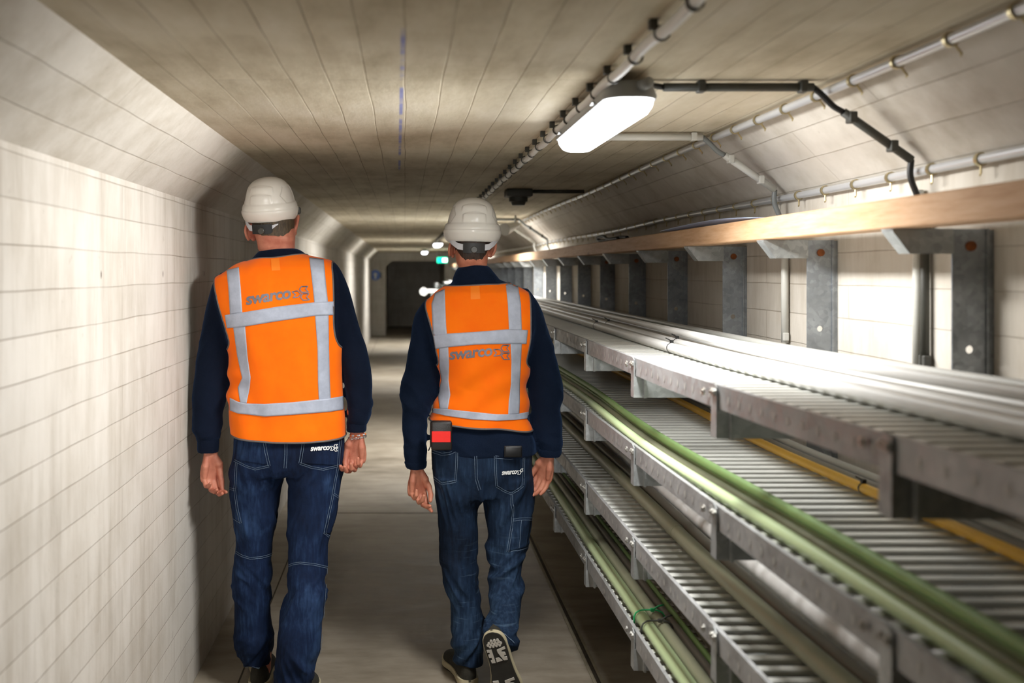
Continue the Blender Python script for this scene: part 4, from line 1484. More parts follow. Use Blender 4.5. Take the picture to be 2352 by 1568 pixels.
def shoe(parent, heel, toe_dir, up, length, width, high, name='shoe', tread=False, label=None):
    """heel: rear bottom point; toe_dir along the sole; up away from the sole"""
    Lv = Vector(toe_dir).normalized()
    U = Vector(up); U = (U - Lv * U.dot(Lv)).normalized()
    Sv = Lv.cross(U)
    H = Vector(heel)
    def P(s, x, z):
        return H + Lv * (s * length) + Sv * x + U * z
    def half(s):
        return width / 2 * float(pchip([0, 0.012, 0.04, 0.09, 0.16, 0.35, 0.5, 0.72, 0.9, 0.97, 1.0], [0.12, 0.32, 0.54, 0.68, 0.74, 0.72, 0.78, 1.0, 0.72, 0.42, 0.12], s))
    def side_off(s):
        return 0.008 * math.sin(PI * s)
    t = obj_empty = None
    ss = [0, 0.005, 0.012, 0.022, 0.035, 0.05, 0.07, 0.095] + list(np.linspace(0.12, 0.9, 24)) + [0.94, 0.97, 0.99, 1.0]
    # upper
    mb = bmesh.new()
    rows = []
    n = 20
    for s in ss:
        w_ = half(s) * (0.95 if s > 0.3 else 0.80 + 0.5 * s)
        hgt = float(pchip([0, 0.06, 0.25, 0.4, 0.6, 0.85, 0.97, 1.0], [0.07, high, high * 1.02, high * 0.86, 0.075, 0.055, 0.04, 0.022], s))
        row = []
        for k in range(n + 1):
            a = PI * k / n
            c, q = math.cos(a), math.sin(a)
            ww = w_ * (1 - (0.35 if s < 0.4 else 0.15) * q ** 3)
            row.append(mb.verts.new(P(s, side_off(s) + ww * math.copysign(abs(c) ** 0.7, c), 0.022 + (hgt - 0.022) * q ** 0.75)))
        rows.append(row)
    for A, B in zip(rows, rows[1:]):
        for k in range(n):
            mb.faces.new((A[k], A[k + 1], B[k + 1], B[k]))
        mb.faces.new((A[n], A[0], B[0], B[n]))
    mb.faces.new(rows[0]); mb.faces.new(rows[-1][::-1])
    bmesh.ops.recalc_face_normals(mb, faces=list(mb.faces))
    t = obj(name, mb, M['shoe'], parent, sharp=50)
    if label:
        t['label'] = label
    def slab(z0, z1, grow, mat, nm):
        mb = bmesh.new()
        lo, hi = [], []
        poly = [(s, side_off(s) + half(s) * grow) for s in ss] + [(s, side_off(s) - half(s) * grow) for s in ss[::-1]]
        A = [mb.verts.new(P(s, x, z0)) for s, x in poly]; B = [mb.verts.new(P(s, x, z1)) for s, x in poly]
        m = len(poly)
        for i in range(m):
            mb.faces.new((A[i], A[(i + 1) % m], B[(i + 1) % m], B[i]))
        mb.faces.new(A[::-1]); mb.faces.new(B)
        bmesh.ops.recalc_face_normals(mb, faces=list(mb.faces))
        return obj(nm, mb, mat, t, smooth=False)
    slab(0.009, 0.030, 1.06, M['midsole'], 'midsole')
    slab(0.003, 0.010, 0.98, M['outsole'], 'outsole')
    if tread:
        def block(poly, nm='tread_lug'):
            mb = bmesh.new()
            A = [mb.verts.new(P(s, x, 0.0032)) for s, x in poly]; B = [mb.verts.new(P(s, x, -0.001)) for s, x in poly]
            m = len(poly)
            for i in range(m):
                mb.faces.new((A[i], A[(i + 1) % m], B[(i + 1) % m], B[i]))
            mb.faces.new(A); mb.faces.new(B[::-1])
            bmesh.ops.recalc_face_normals(mb, faces=list(mb.faces))
            obj(nm, mb, M['tread'], t, smooth=False)
        # studs behind the heel
        for r_, (s, cnt, off) in enumerate(((0.115, 4, 0.1), (0.138, 5, 0.0), (0.161, 4, 0.1), (0.092, 3, 0.35))):
            for i in range(cnt):
                x = side_off(s) + (i - (cnt - 1) / 2) * 0.0115 + (0.004 if r_ == 3 else 0)
                s2 = s - 0.10 * (x + 0.0) * 4 * 0.5
                block([(s2 + 0.0046 / length * math.cos(a), x + 0.0046 * math.sin(a)) for a in np.arange(0, 2 * PI, PI / 6)], 'heel_stud')
        for base, fl in ((0.20, 1), (0.60, 1)):
            w_ = 0.034 if base < 0.5 else 0.040
            o_ = 0.004
            # outer comb shaped lug
            block([(base, o_ - w_ * 0.95), (base, o_ - w_ * 0.45), (base + 0.17, o_ - w_ * 0.35), (base + 0.17, o_ - w_ * 0.72), (base + 0.135, o_ - w_ * 0.78), (base + 0.13, o_ - w_ * 0.6),
                   (base + 0.10, o_ - w_ * 0.62), (base + 0.10, o_ - w_ * 0.86), (base + 0.06, o_ - w_ * 0.9), (base + 0.055, o_ - w_ * 0.7), (base + 0.03, o_ - w_ * 0.72), (base + 0.03, o_ - w_ * 0.93)])
            # inner arrow shaped lug
            block([(base - 0.02, o_ + w_ * 0.95), (base + 0.01, o_ + w_ * 0.1), (base + 0.045, o_ + w_ * 0.12), (base + 0.15, o_ + w_ * 0.55), (base + 0.15, o_ + w_ * 0.95), (base + 0.11, o_ + w_ * 0.95),
                   (base + 0.105, o_ + w_ * 0.7), (base + 0.085, o_ + w_ * 0.72), (base + 0.085, o_ + w_ * 0.9), (base + 0.05, o_ + w_ * 0.85), (base + 0.04, o_ + w_ * 0.5), (base + 0.02, o_ + w_ * 0.6), (base + 0.01, o_ + w_ * 0.98)])
            block([(base + 0.115, o_ - w_ * 0.22), (base + 0.11, o_ + w_ * 0.1), (base + 0.15, o_ + w_ * 0.42), (base + 0.165, o_ - w_ * 0.2)])
        for s0 in (0.80, 0.86):
            block([(s0, -0.034), (s0, -0.006), (s0 + 0.03, -0.006), (s0 + 0.035, -0.03)])
            block([(s0, 0.006), (s0 - 0.01, 0.036), (s0 + 0.025, 0.034), (s0 + 0.03, 0.006)])
    return t


def folds(p, zc, half, freq, amp, seed, tiltx=0.0, warp=0.9):
    """soft cloth creases lying across a limb near height zc"""
    w_ = 1 - min(abs(p.z - zc) / half, 1.0)
    if w_ <= 0:
        return 0.0
    w_ = w_ * w_ * (3 - 2 * w_)
    q = p.z + tiltx * p.x + 0.03 * warp * ns(p, 9, 9, 9, seed)
    k = freq / 14.0
    pp = Vector((p.x * 5.0 + seed, p.y * 5.0 - seed, q * k + seed * 0.7))
    r1 = 1.0 - min(1.0, abs(noise.noise(pp)) * 2.6)
    pp2 = Vector((p.x * 8.0 - seed, p.y * 8.0 + 2 * seed, (q + 1.2 * tiltx * p.x) * k * 1.9 - seed))
    r2 = 1.0 - min(1.0, abs(noise.noise(pp2)) * 2.6)
    return 1.5 * amp * w_ * ((r1 - 0.45) * 1.25 + (r2 - 0.45) * 0.7)


def vest_mesh(tab_torso, edge_tab, D, y_top, y_hem, D_off, n_u=72, n_v=130, nexp=2.5):
    """front and back cloth panels following the traced armholes, neck line and hem"""
    T = np.array(tab_torso, float); E = np.array(edge_tab, float)
    def torso(y):
        return [float(pchip(T[:, 0], T[:, i], [y])[0]) for i in (1, 2, 3, 4)]
    def edges(y):
        return float(pchip(E[:, 0], E[:, 1], [y])[0]), float(pchip(E[:, 0], E[:, 2], [y])[0])
    bm = bmesh.new()
    grids = []
    for sgn in (-1, 1):
        G = []
        for j in range(n_v + 1):
            v = (j / n_v)
            v = v ** 1.25 if True else v
            row = []
            for i in range(n_u + 1):
                u = -math.cos(PI * i / n_u)
                uu = (u + 1) / 2
                yt, yh = y_top(uu), y_hem(uu)
                y = yt + (yh - yt) * v
                xl, xr, dy, tb = torso(y)
                el, er = edges(y)
                el = max(el, xl); er = min(er, xr)
                x = (el + er) / 2 + u * (er - el) / 2
                cx, a = (xl + xr) / 2, (xr - xl) / 2
                r = min(abs(x - cx) / a, 1.0)
                prof = (1 - r ** nexp) ** (1 / nexp)
                Dd = D + dy
                s = Dd / F
                row.append(bm.verts.new(((x - VX) * s, Dd + sgn * (tb + D_off) * prof, EYE + (VY - y) * s)))
            G.append(row)
        for A, B in zip(G, G[1:]):
            for i in range(n_u):
                f = (A[i], A[i + 1], B[i + 1], B[i])
                bm.faces.new(f if sgn < 0 else f[::-1])
        grids.append(G)
    edges_out = dict(back=grids[0], front=grids[1])
    # join front and back where they meet at the side seams and the shoulders
    bmesh.ops.remove_doubles(bm, verts=list(bm.verts), dist=0.0012)
    bm.normal_update()
    return bm


def grey_edges(bm_src, bm_out, r=0.0036):
    """piping along the open edges of a cloth"""
    es = [e for e in bm_src.edges if e.is_boundary]
    nxt = {}
    for e in es:
        for v in e.verts:
            nxt.setdefault(v, []).append(e)
    seen = set()
    for e in es:
        if e in seen:
            continue
        chain = list(e.verts); seen.add(e)
        for end in (1, 0):
            while True:
                v = chain[-1] if end else chain[0]
                c = [x for x in nxt[v] if x not in seen]
                if not c:
                    break
                seen.add(c[0]); o = c[0].other_vert(v)
                if end: chain.append(o)
                else: chain.insert(0, o)
        if len(chain) > 6:
            tube(bm_out, [v.co for v in chain], r, 8)
# ------------------------------------------------------------------ the two men
def sec_at(tab, D, y, sx=1.0, sy=1.0):
    T = np.array(tab, float)
    xl, xr, dy, t = (float(pchip(T[:, 0], T[:, i], [y])[0]) for i in (1, 2, 3, 4))
    Dd = D + dy
    s = Dd / F
    return ((xl + xr) / 2 - VX) * s, Dd, EYE + (VY - y) * s, (xr - xl) / 2 * s * sx, t * sy


def hair_mesh(tab, D, y_top, back, side, front, grow=1.03, n=72, m=26, seed=0):
    bm = bmesh.new()
    rows = []
    for j in range(m + 1):
        row = []
        for i in range(n):
            th = 2 * PI * i / n
            c, s = math.cos(th), math.sin(th)
            bk = max(-s, 0.0)
            yb = side + (back - side) * sstep(0.35, 0.95, bk) if s < 0.1 else side + (front - side) * sstep(0.1, 0.6, s)
            yb += 0.8 * math.sin(i * 1.7 + seed) + 0.5 * math.sin(i * 2.9)
            y = y_top + (yb - y_top) * j / m
            cx, cy, cz, a, b_ = sec_at(tab, D, y)
            g = grow - (grow - 0.985) * sstep(0.72, 1.0, j / m)
            e = 2.3
            row.append(bm.verts.new((cx + a * g * math.copysign(abs(c) ** (2 / e), c), cy + b_ * g * math.copysign(abs(s) ** (2 / e), s), cz)))
        rows.append(row)
    for A, B in zip(rows, rows[1:]):
        for i in range(n):
            bm.faces.new((A[i], B[i], B[(i + 1) % n], A[(i + 1) % n]))
    bm.faces.new(rows[0])
    displace(bm, lambda p, nn: 0.0006 * ns(p, 160, 160, 30, 2.0))
    return bm


def head_shape(bm, tab, D, ears, face):
    loft(bm, table_rings(tab, D, 0.006), 56, 2.3)
    # face, seen from the front only
    fx, fy, fz = face
    tube(bm, [(fx, fy - 0.012, fz + 0.022), (fx, fy + 0.010, fz + 0.002), (fx, fy + 0.018, fz - 0.016)], [0.007, 0.009, 0.012], 10, round_ends=True)   # nose
    for sg in (-1, 1):
        ellipsoid(bm, (fx + sg * 0.031, fy - 0.012, fz + 0.020), (0.014, 0.012, 0.010))    # eyes
        tube(bm, [(fx + sg * 0.014, fy - 0.006, fz + 0.036), (fx + sg * 0.045, fy - 0.018, fz + 0.036)], [0.008, 0.007], 8, round_ends=True)  # brows
        ellipsoid(bm, (fx + sg * 0.032, fy - 0.020, fz - 0.012), (0.020, 0.014, 0.018))     # cheeks
    for dz, r in ((-0.040, 0.0065), (-0.050, 0.0075)):
        tube(bm, [(fx - 0.020, fy - 0.006, fz + dz), (fx, fy + 0.002, fz + dz), (fx + 0.020, fy - 0.006, fz + dz)], [r * 0.6, r, r * 0.6], 8, round_ends=True)  # lips
    ellipsoid(bm, (fx, fy - 0.014, fz - 0.080), (0.030, 0.022, 0.020))                    # chin
    tube(bm, [(fx - 0.040, fy - 0.080, fz - 0.058), (fx, fy - 0.022, fz - 0.082), (fx + 0.034, fy - 0.080, fz - 0.058)], [0.018, 0.024, 0.018], 12, round_ends=True)   # jaw
    for (ex, ey, D_, w, h, yaw, roll) in ears:
        c = px(ex, ey, D_)
        R = Matrix.Rotation(roll, 3, 'Y') @ Matrix.Rotation(yaw, 3, 'Z')
        # rim of the ear, lobe and root
        pts = []
        for a in np.linspace(-0.35 * PI, 1.25 * PI, 18):
            pts.append(c + R @ Vector((w * 0.35 * math.sin(a), w * math.cos(a) * 1.15, h * math.sin(a) * (1.0 if math.sin(a) > 0 else 1.05))))
        tube(bm, pts, [0.0055] * len(pts), 8, round_ends=True)
        ellipsoid(bm, c, (0.006, w * 1.05, h * 0.92), R)
        ellipsoid(bm, c + R @ Vector((0, 0.004, -h * 0.85)), (0.006, w * 0.55, h * 0.28), R)


def build_man(name, label, D, cfg):
    root = thing(name, label, 'person', (cfg['x'], D, 0), 'two men walking away')
    # ---------------- body: one continuous surface of head, trunk, limbs and hands
    bb = bmesh.new()
    head_shape(bb, cfg['head'], D, cfg['ears'], cfg['face'])
    loft(bb, table_rings(cfg['torso'], D, 0.02, 0.88, 0.82), 40, 2.3)
    for arm in cfg['arms']:
        loft(bb, table_rings(arm['tab'], D, 0.02, 0.62, 0.62), 28, 2.0)
    loft(bb, table_rings(cfg['pelvis'], D, 0.02, 0.86, 0.8, y_to=cfg['pelvis'][-1][0] - 42), 40, 2.3)
    for leg in cfg['legs']:
        loft(bb, table_rings(leg, D, 0.02, 0.70, 0.74), 28, 2.0)
    for h in cfg['hands']:
        tube(bb, [h['elbow'], Vector(h['wrist']) + Vector((0, 0, 0.05))], [0.036, 0.029], 16, round_ends=True)
        hand(bb, h['wrist'], h['yaw'], h['side'], h['curls'], h['thumb'], h.get('scale', 1.0), h.get('tilt', (0, 0)), h.get('spread', 0.05), h.get('vary', (0, 0.05, 0.1, 0.18)))
    for f in cfg['feet']:
        tube(bb, [f[0], f[1], f[2]], [0.034, 0.032, 0.022], 14, round_ends=True)
    body = fuse(bb, 0.0023, 3, 0.5)
    obj('body', body, cfg['skin'], root)
    # ---------------- hair
    obj('hair', hair_mesh(cfg['head'], D, *cfg['hair']), cfg['hair_mat'], root)
    # ---------------- sweatshirt
    sb = bmesh.new()
    loft(sb, table_rings(cfg['torso'], D, 0.01, 0.965, 0.94), 56, 2.5)
    for arm in cfg['arms']:
        loft(sb, table_rings(arm['tab'], D, 0.008), 40, 2.1)
    if cfg.get('collar'):
        loft(sb, table_rings(cfg['collar'], D, 0.006), 48, 2.2)
    if cfg.get('hem'):
        loft(sb, table_rings(cfg['hem'], D, 0.006), 56, 2.4)
    sb = fuse(sb, 0.0055, 6, 0.5)
    displace(sb, cfg['knit_fold'])
    bmesh.ops.smooth_vert(sb, verts=list(sb.verts), factor=0.4, use_axis_x=True, use_axis_y=True, use_axis_z=True)
    sweat_bvh = bvh_of(sb)
    sweat = obj('sweatshirt', sb, cfg['knit'], root)
    # cuffs: knitted bands at the wrists
    for arm in cfg['arms']:
        mb = bmesh.new()
        c = arm['cuff']
        loft(mb, table_rings(c, D, 0.004), 44, 2.1)
        displace(mb, lambda p, n_: 0.0007 * math.sin(math.atan2(p.y - D, p.x) * 400))
        obj('cuff', mb, cfg['knit'], sweat, sharp=60)
    # ---------------- jeans
    jb = bmesh.new()
    loft(jb, table_rings(cfg['pelvis'], D, 0.01), 56, 2.4)
    for leg in cfg['legs']:
        loft(jb, table_rings(leg, D, 0.008), 40, 2.15)
    jb = fuse(jb, 0.0055, 5, 0.5)
    displace(jb, cfg['denim_fold'])
    bmesh.ops.smooth_vert(jb, verts=list(jb.verts), factor=0.35, use_axis_x=True, use_axis_y=True, use_axis_z=True)
    jv = bvh_of(jb)
    jeans = obj('jeans', jb, cfg['denim'], root)
    for nm, A, B in cfg['pockets']:
        mb = bmesh.new(); patch(mb, jv, A, B, 14, 3.0, 0.0018)
        p = obj(nm, mb, cfg['denim'], jeans)
        so = p.modifiers.new('s', 'SOLIDIFY'); so.thickness = 0.0022; so.offset = 1
    for pts, gap in cfg['stitches']:
        mb = bmesh.new()
        if gap:
            for sgn in (-0.5, 0.5):
                q = []
                for i, (x, y) in enumerate(pts):
                    a = pts[max(i - 1, 0)]; b_ = pts[min(i + 1, len(pts) - 1)]
                    dx, dy = b_[0] - a[0], b_[1] - a[1]
                    l = math.hypot(dx, dy) or 1
                    q.append((x - dy / l * gap * sgn, y + dx / l * gap * sgn))
                ribbon(mb, jv, q, 0.8, 0.0042)
        else:
            ribbon(mb, jv, pts, 0.8, 0.0042)
        obj('seam_stitching', mb, M['stitch'], jeans)
    mb = bmesh.new()
    lettering(mb, jv, 'swarco', *cfg['jeans_logo'], lift=0.0058, bold=0.03)
    for pl in cfg['jeans_arrows']:
        outline(mb, jv, pl, 1.5, 0.0058)
    o = obj('embroidered_lettering', mb, M['embroid'], jeans)
    o['label'] = 'white embroidered swarco lettering on the back pocket'
    # ---------------- high visibility vest
    vb = vest_mesh(cfg['torso'], cfg['edges'], D, cfg['neck'], cfg['hemline'], 0.011)
    displace(vb, cfg['vest_fold'])
    pb = bmesh.new(); grey_edges(vb, pb)
    vbvh = bvh_of(vb)
    vest = obj('safety_vest', vb, M['vest'], root)
    vest['label'] = 'fluorescent orange safety vest with silver bands'
    so = vest.modifiers.new('s', 'SOLIDIFY'); so.thickness = 0.0018; so.offset = 0.0
    obj('edge_piping', pb, M['piping'], vest)
    for A, B in cfg['strips']:
        mb = bmesh.new(); patch(mb, vbvh, A, B, 8, 4.0, 0.0024 if A in cfg['upright'] else 0.0036)
        st = obj('reflective_strip', mb, M['strip'], vest)
        so = st.modifiers.new('s', 'SOLIDIFY'); so.thickness = 0.0008; so.offset = 1
    for A, B in cfg['side_bands']:
        pass
    mb = bmesh.new()
    lettering(mb, vbvh, 'swarco', *cfg['vest_logo'], lift=0.0026, bold=0.027, shear=0.18)
    for pl in cfg['vest_arrows']:
        outline(mb, vbvh, pl, 2.4, 0.0032)
    o = obj('printed_lettering', mb, M['print'], vest, smooth=False)
    o['label'] = 'grey printed swarco lettering with three arrows'
    if cfg.get('ghost'):
        mb = bmesh.new(); lettering(mb, vbvh, 'swarco', *cfg['ghost'], lift=0.0014, bold=0.027, shear=0.18)
        obj('faint_print', mb, M['vest'], vest)
    mb = bmesh.new(); patch(mb, vbvh, *cfg['tag'], 4, 4.0, 0.0022); obj('neck_tag', mb, M['vest_tag'], vest)
    # ---------------- helmet and shoes
    hh = helmet(root, cfg['hat'][0], cfg['hat'][1], cfg['hat'][2], cfg['hat'][3], cfg['hat_mat'], cfg['hat_label'])
    if cfg.get('hat_clip'):
        mb = bmesh.new(); c_ = cfg['hat_clip']; box(mb, c_.x - 0.007, c_.x + 0.007, c_.y - 0.016, c_.y + 0.016, c_.z - 0.014, c_.z + 0.010); bevel(mb, 0.004, 3)
        obj('side_clip', mb, M['clip'], hh, sharp=50)
    for s in cfg['shoes']:
        shoe(root, **s)
    return root, dict(sweat=sweat_bvh, jeans=jv, vest=vbvh, vest_o=vest, sweat_o=sweat)


# ================================================================ the man on the left
D1 = 3.62
torso1 = [(576, 622, 690, .02, .045), (582, 608, 700, .02, .052), (588, 596, 714, .015, .062), (601, 559, 763, .01, .085), (618, 524, 777, 0, .10), (640, 492, 786, 0, .112), (680, 488, 789, 0, .125),
          (730, 500, 790, 0, .132), (780, 518, 788, 0, .132), (822, 530, 787, 0, .13), (864, 531, 788, 0, .128), (915, 530, 791, 0, .126), (960, 530, 794, 0, .126), (998, 532, 794, 0, .128)]
edge1 = [(576, 400, 1000), (601, 540, 764), (637, 496, 767), (680, 506, 768), (730, 519, 769), (755, 526, 771), (785, 533, 778), (810, 520, 800), (1020, 400, 1000)]
armL1 = [(626, 508, 532, .02, .025), (645, 492, 545, .02, .050), (675, 482, 548, .02, .062), (738, 467, 545, .02, .066), (801, 457, 540, .02, .064), (860, 448, 534, .01, .061),
         (919, 442, 520, 0, .056), (960, 443, 512, -.01, .052), (990, 445, 508, -.012, .047), (1003, 452, 504, -.015, .042), (1012, 455, 502, -.015, .038), (1030, 456, 501, -.015, .037)]
armR1 = [(596, 745, 762, .02, .025), (608, 738, 776, .02, .042), (637, 730, 792, .02, .055), (683, 732, 808, .02, .063), (734, 742, 821, .02, .065), (784, 760, 836, .02, .064),
         (822, 774, 846, .01, .062), (873, 789, 855, 0, .058), (919, 794, 857, 0, .054), (950, 796, 853, -.01, .050), (966, 797, 848, -.01, .044), (974, 797, 841, -.01, .038), (984, 797, 840, -.012, .036)]
head1 = [(426, 612, 644, .044, .03), (436, 602, 654, .044, .056), (452, 592, 662, .044, .072), (472, 587, 668, .044, .080), (492, 583, 673, .043, .087), (512, 582, 676, .040, .090), (535, 585, 678, .030, .085),
         (550, 589, 678, .012, .072), (562, 592, 677, .008, .062), (572, 593, 677, .006, .056), (580, 598, 674, .006, .050), (610, 600, 676, .006, .048)]
pelvis1 = [(975, 545, 782, 0, .105), (1005, 538, 791, 0, .118), (1035, 537, 792, -.004, .124), (1060, 533, 789, -.002, .120), (1084, 530, 785, .004, .108)]
legL1 = [(1040, 540, 650, .0, .112), (1070, 531, 654, .005, .108), (1092, 527, 652, .01, .102), (1130, 527, 645, .02, .098), (1177, 535, 638, .025, .094), (1212, 543, 632, .03, .088), (1245, 545, 627, .035, .083),
         (1266, 542, 624, .035, .080), (1297, 537, 621, .038, .080), (1348, 537, 623, .042, .079), (1400, 538, 620, .045, .077), (1440, 540, 626, .05, .078), (1462, 541, 631, .05, .080), (1476, 540, 631, .05, .080),
         (1492, 551, 629, .05, .074), (1508, 555, 627, .05, .074), (1519, 558, 625, .05, .074)]
legR1 = [(1040, 655, 790, -.005, .112), (1076, 657, 787, -.005, .106), (1115, 660, 782, -.01, .100), (1160, 661, 775, -.012, .096), (1193, 661, 770, -.015, .093), (1224, 662, 764, -.02, .088), (1255, 663, 755, -.03, .084),
         (1301, 662, 753, -.04, .081), (1363, 655, 748, -.065, .079), (1418, 643, 742, -.085, .077), (1464, 637, 738, -.10, .077), (1505, 632, 733, -.11, .078), (1530, 629, 722, -.11, .076), (1546, 629, 724, -.11, .078), (1570, 632, 716, -.11, .075), (1602, 634, 712, -.11, .073)]


def knit_fold1(p, n):
    d = 0.0028 * ns(p, 7, 7, 5, 1.0) + 0.0015 * ns(p, 18, 18, 12, 2.0)
    if p.x < -0.63 or p.x > -0.30:
        d += folds(p, 1.00, 0.16, 120, 0.0035, 3.0, 0.3) + folds(p, 1.24, 0.12, 95, 0.003, 5.0, -0.5) + folds(p, 0.945, 0.05, 260, 0.003, 9.0)
    return d


def denim_fold1(p, n):
    d = 0.0022 * ns(p, 10, 10, 5, 4.0) + 0.0012 * ns(p, 30, 30, 18, 6.0)
    left = p.x < -0.47
    kz = 0.44 if left else 0.42
    d += folds(p, kz - 0.05, 0.15, 150, 0.0075, 11.0 if left else 13.0, 0.5 if left else -0.5)
    d += folds(p, 0.13 if left else 0.12, 0.14, 130, 0.009, 17.0 if left else 19.0, -0.6 if left else 0.8)
    d += folds(p, 0.60, 0.14, 85, 0.006, 23.0, 1.4 if left else -1.4)
    d += folds(p, 0.79, 0.07, 120, 0.005, 29.0, 0.8 if left else -0.8)
    return d


def vest_fold1(p, n):
    d = 0.0075 * ns(p, 6, 6, 3.0, 7.0) + 0.0028 * ns(p, 15, 15, 6, 8.0)
    d += 0.0026 * (1 - abs(ns(p + Vector((0, 0, p.x * 0.8)), 9, 2, 3.5, 9.0)) * 2.5)
    # drag line from the left arm to the waist
    q = (p.x + 0.60) + 0.35 * (p.z - 1.15)
    d += 0.0035 * math.sin(q * 42) * sstep(-0.42, -0.58, p.x) * sstep(1.45, 1.2, p.z)
    # nip above the lower band at the left side
    d += 0.007 * math.sin((p.z - 1.10) * 70) * sstep(-0.54, -0.60, p.x) * sstep(0.10, 0.02, abs(p.z - 1.11))
    return d


def neck1(u):
    return 600 - 12.5 * math.sin(min(u * 1.25, 1.0) * PI / 2) - 2.5 * u


def hem1(u):
    return 992 + 8 * math.sin(PI * u) ** 0.6 + 4 * u


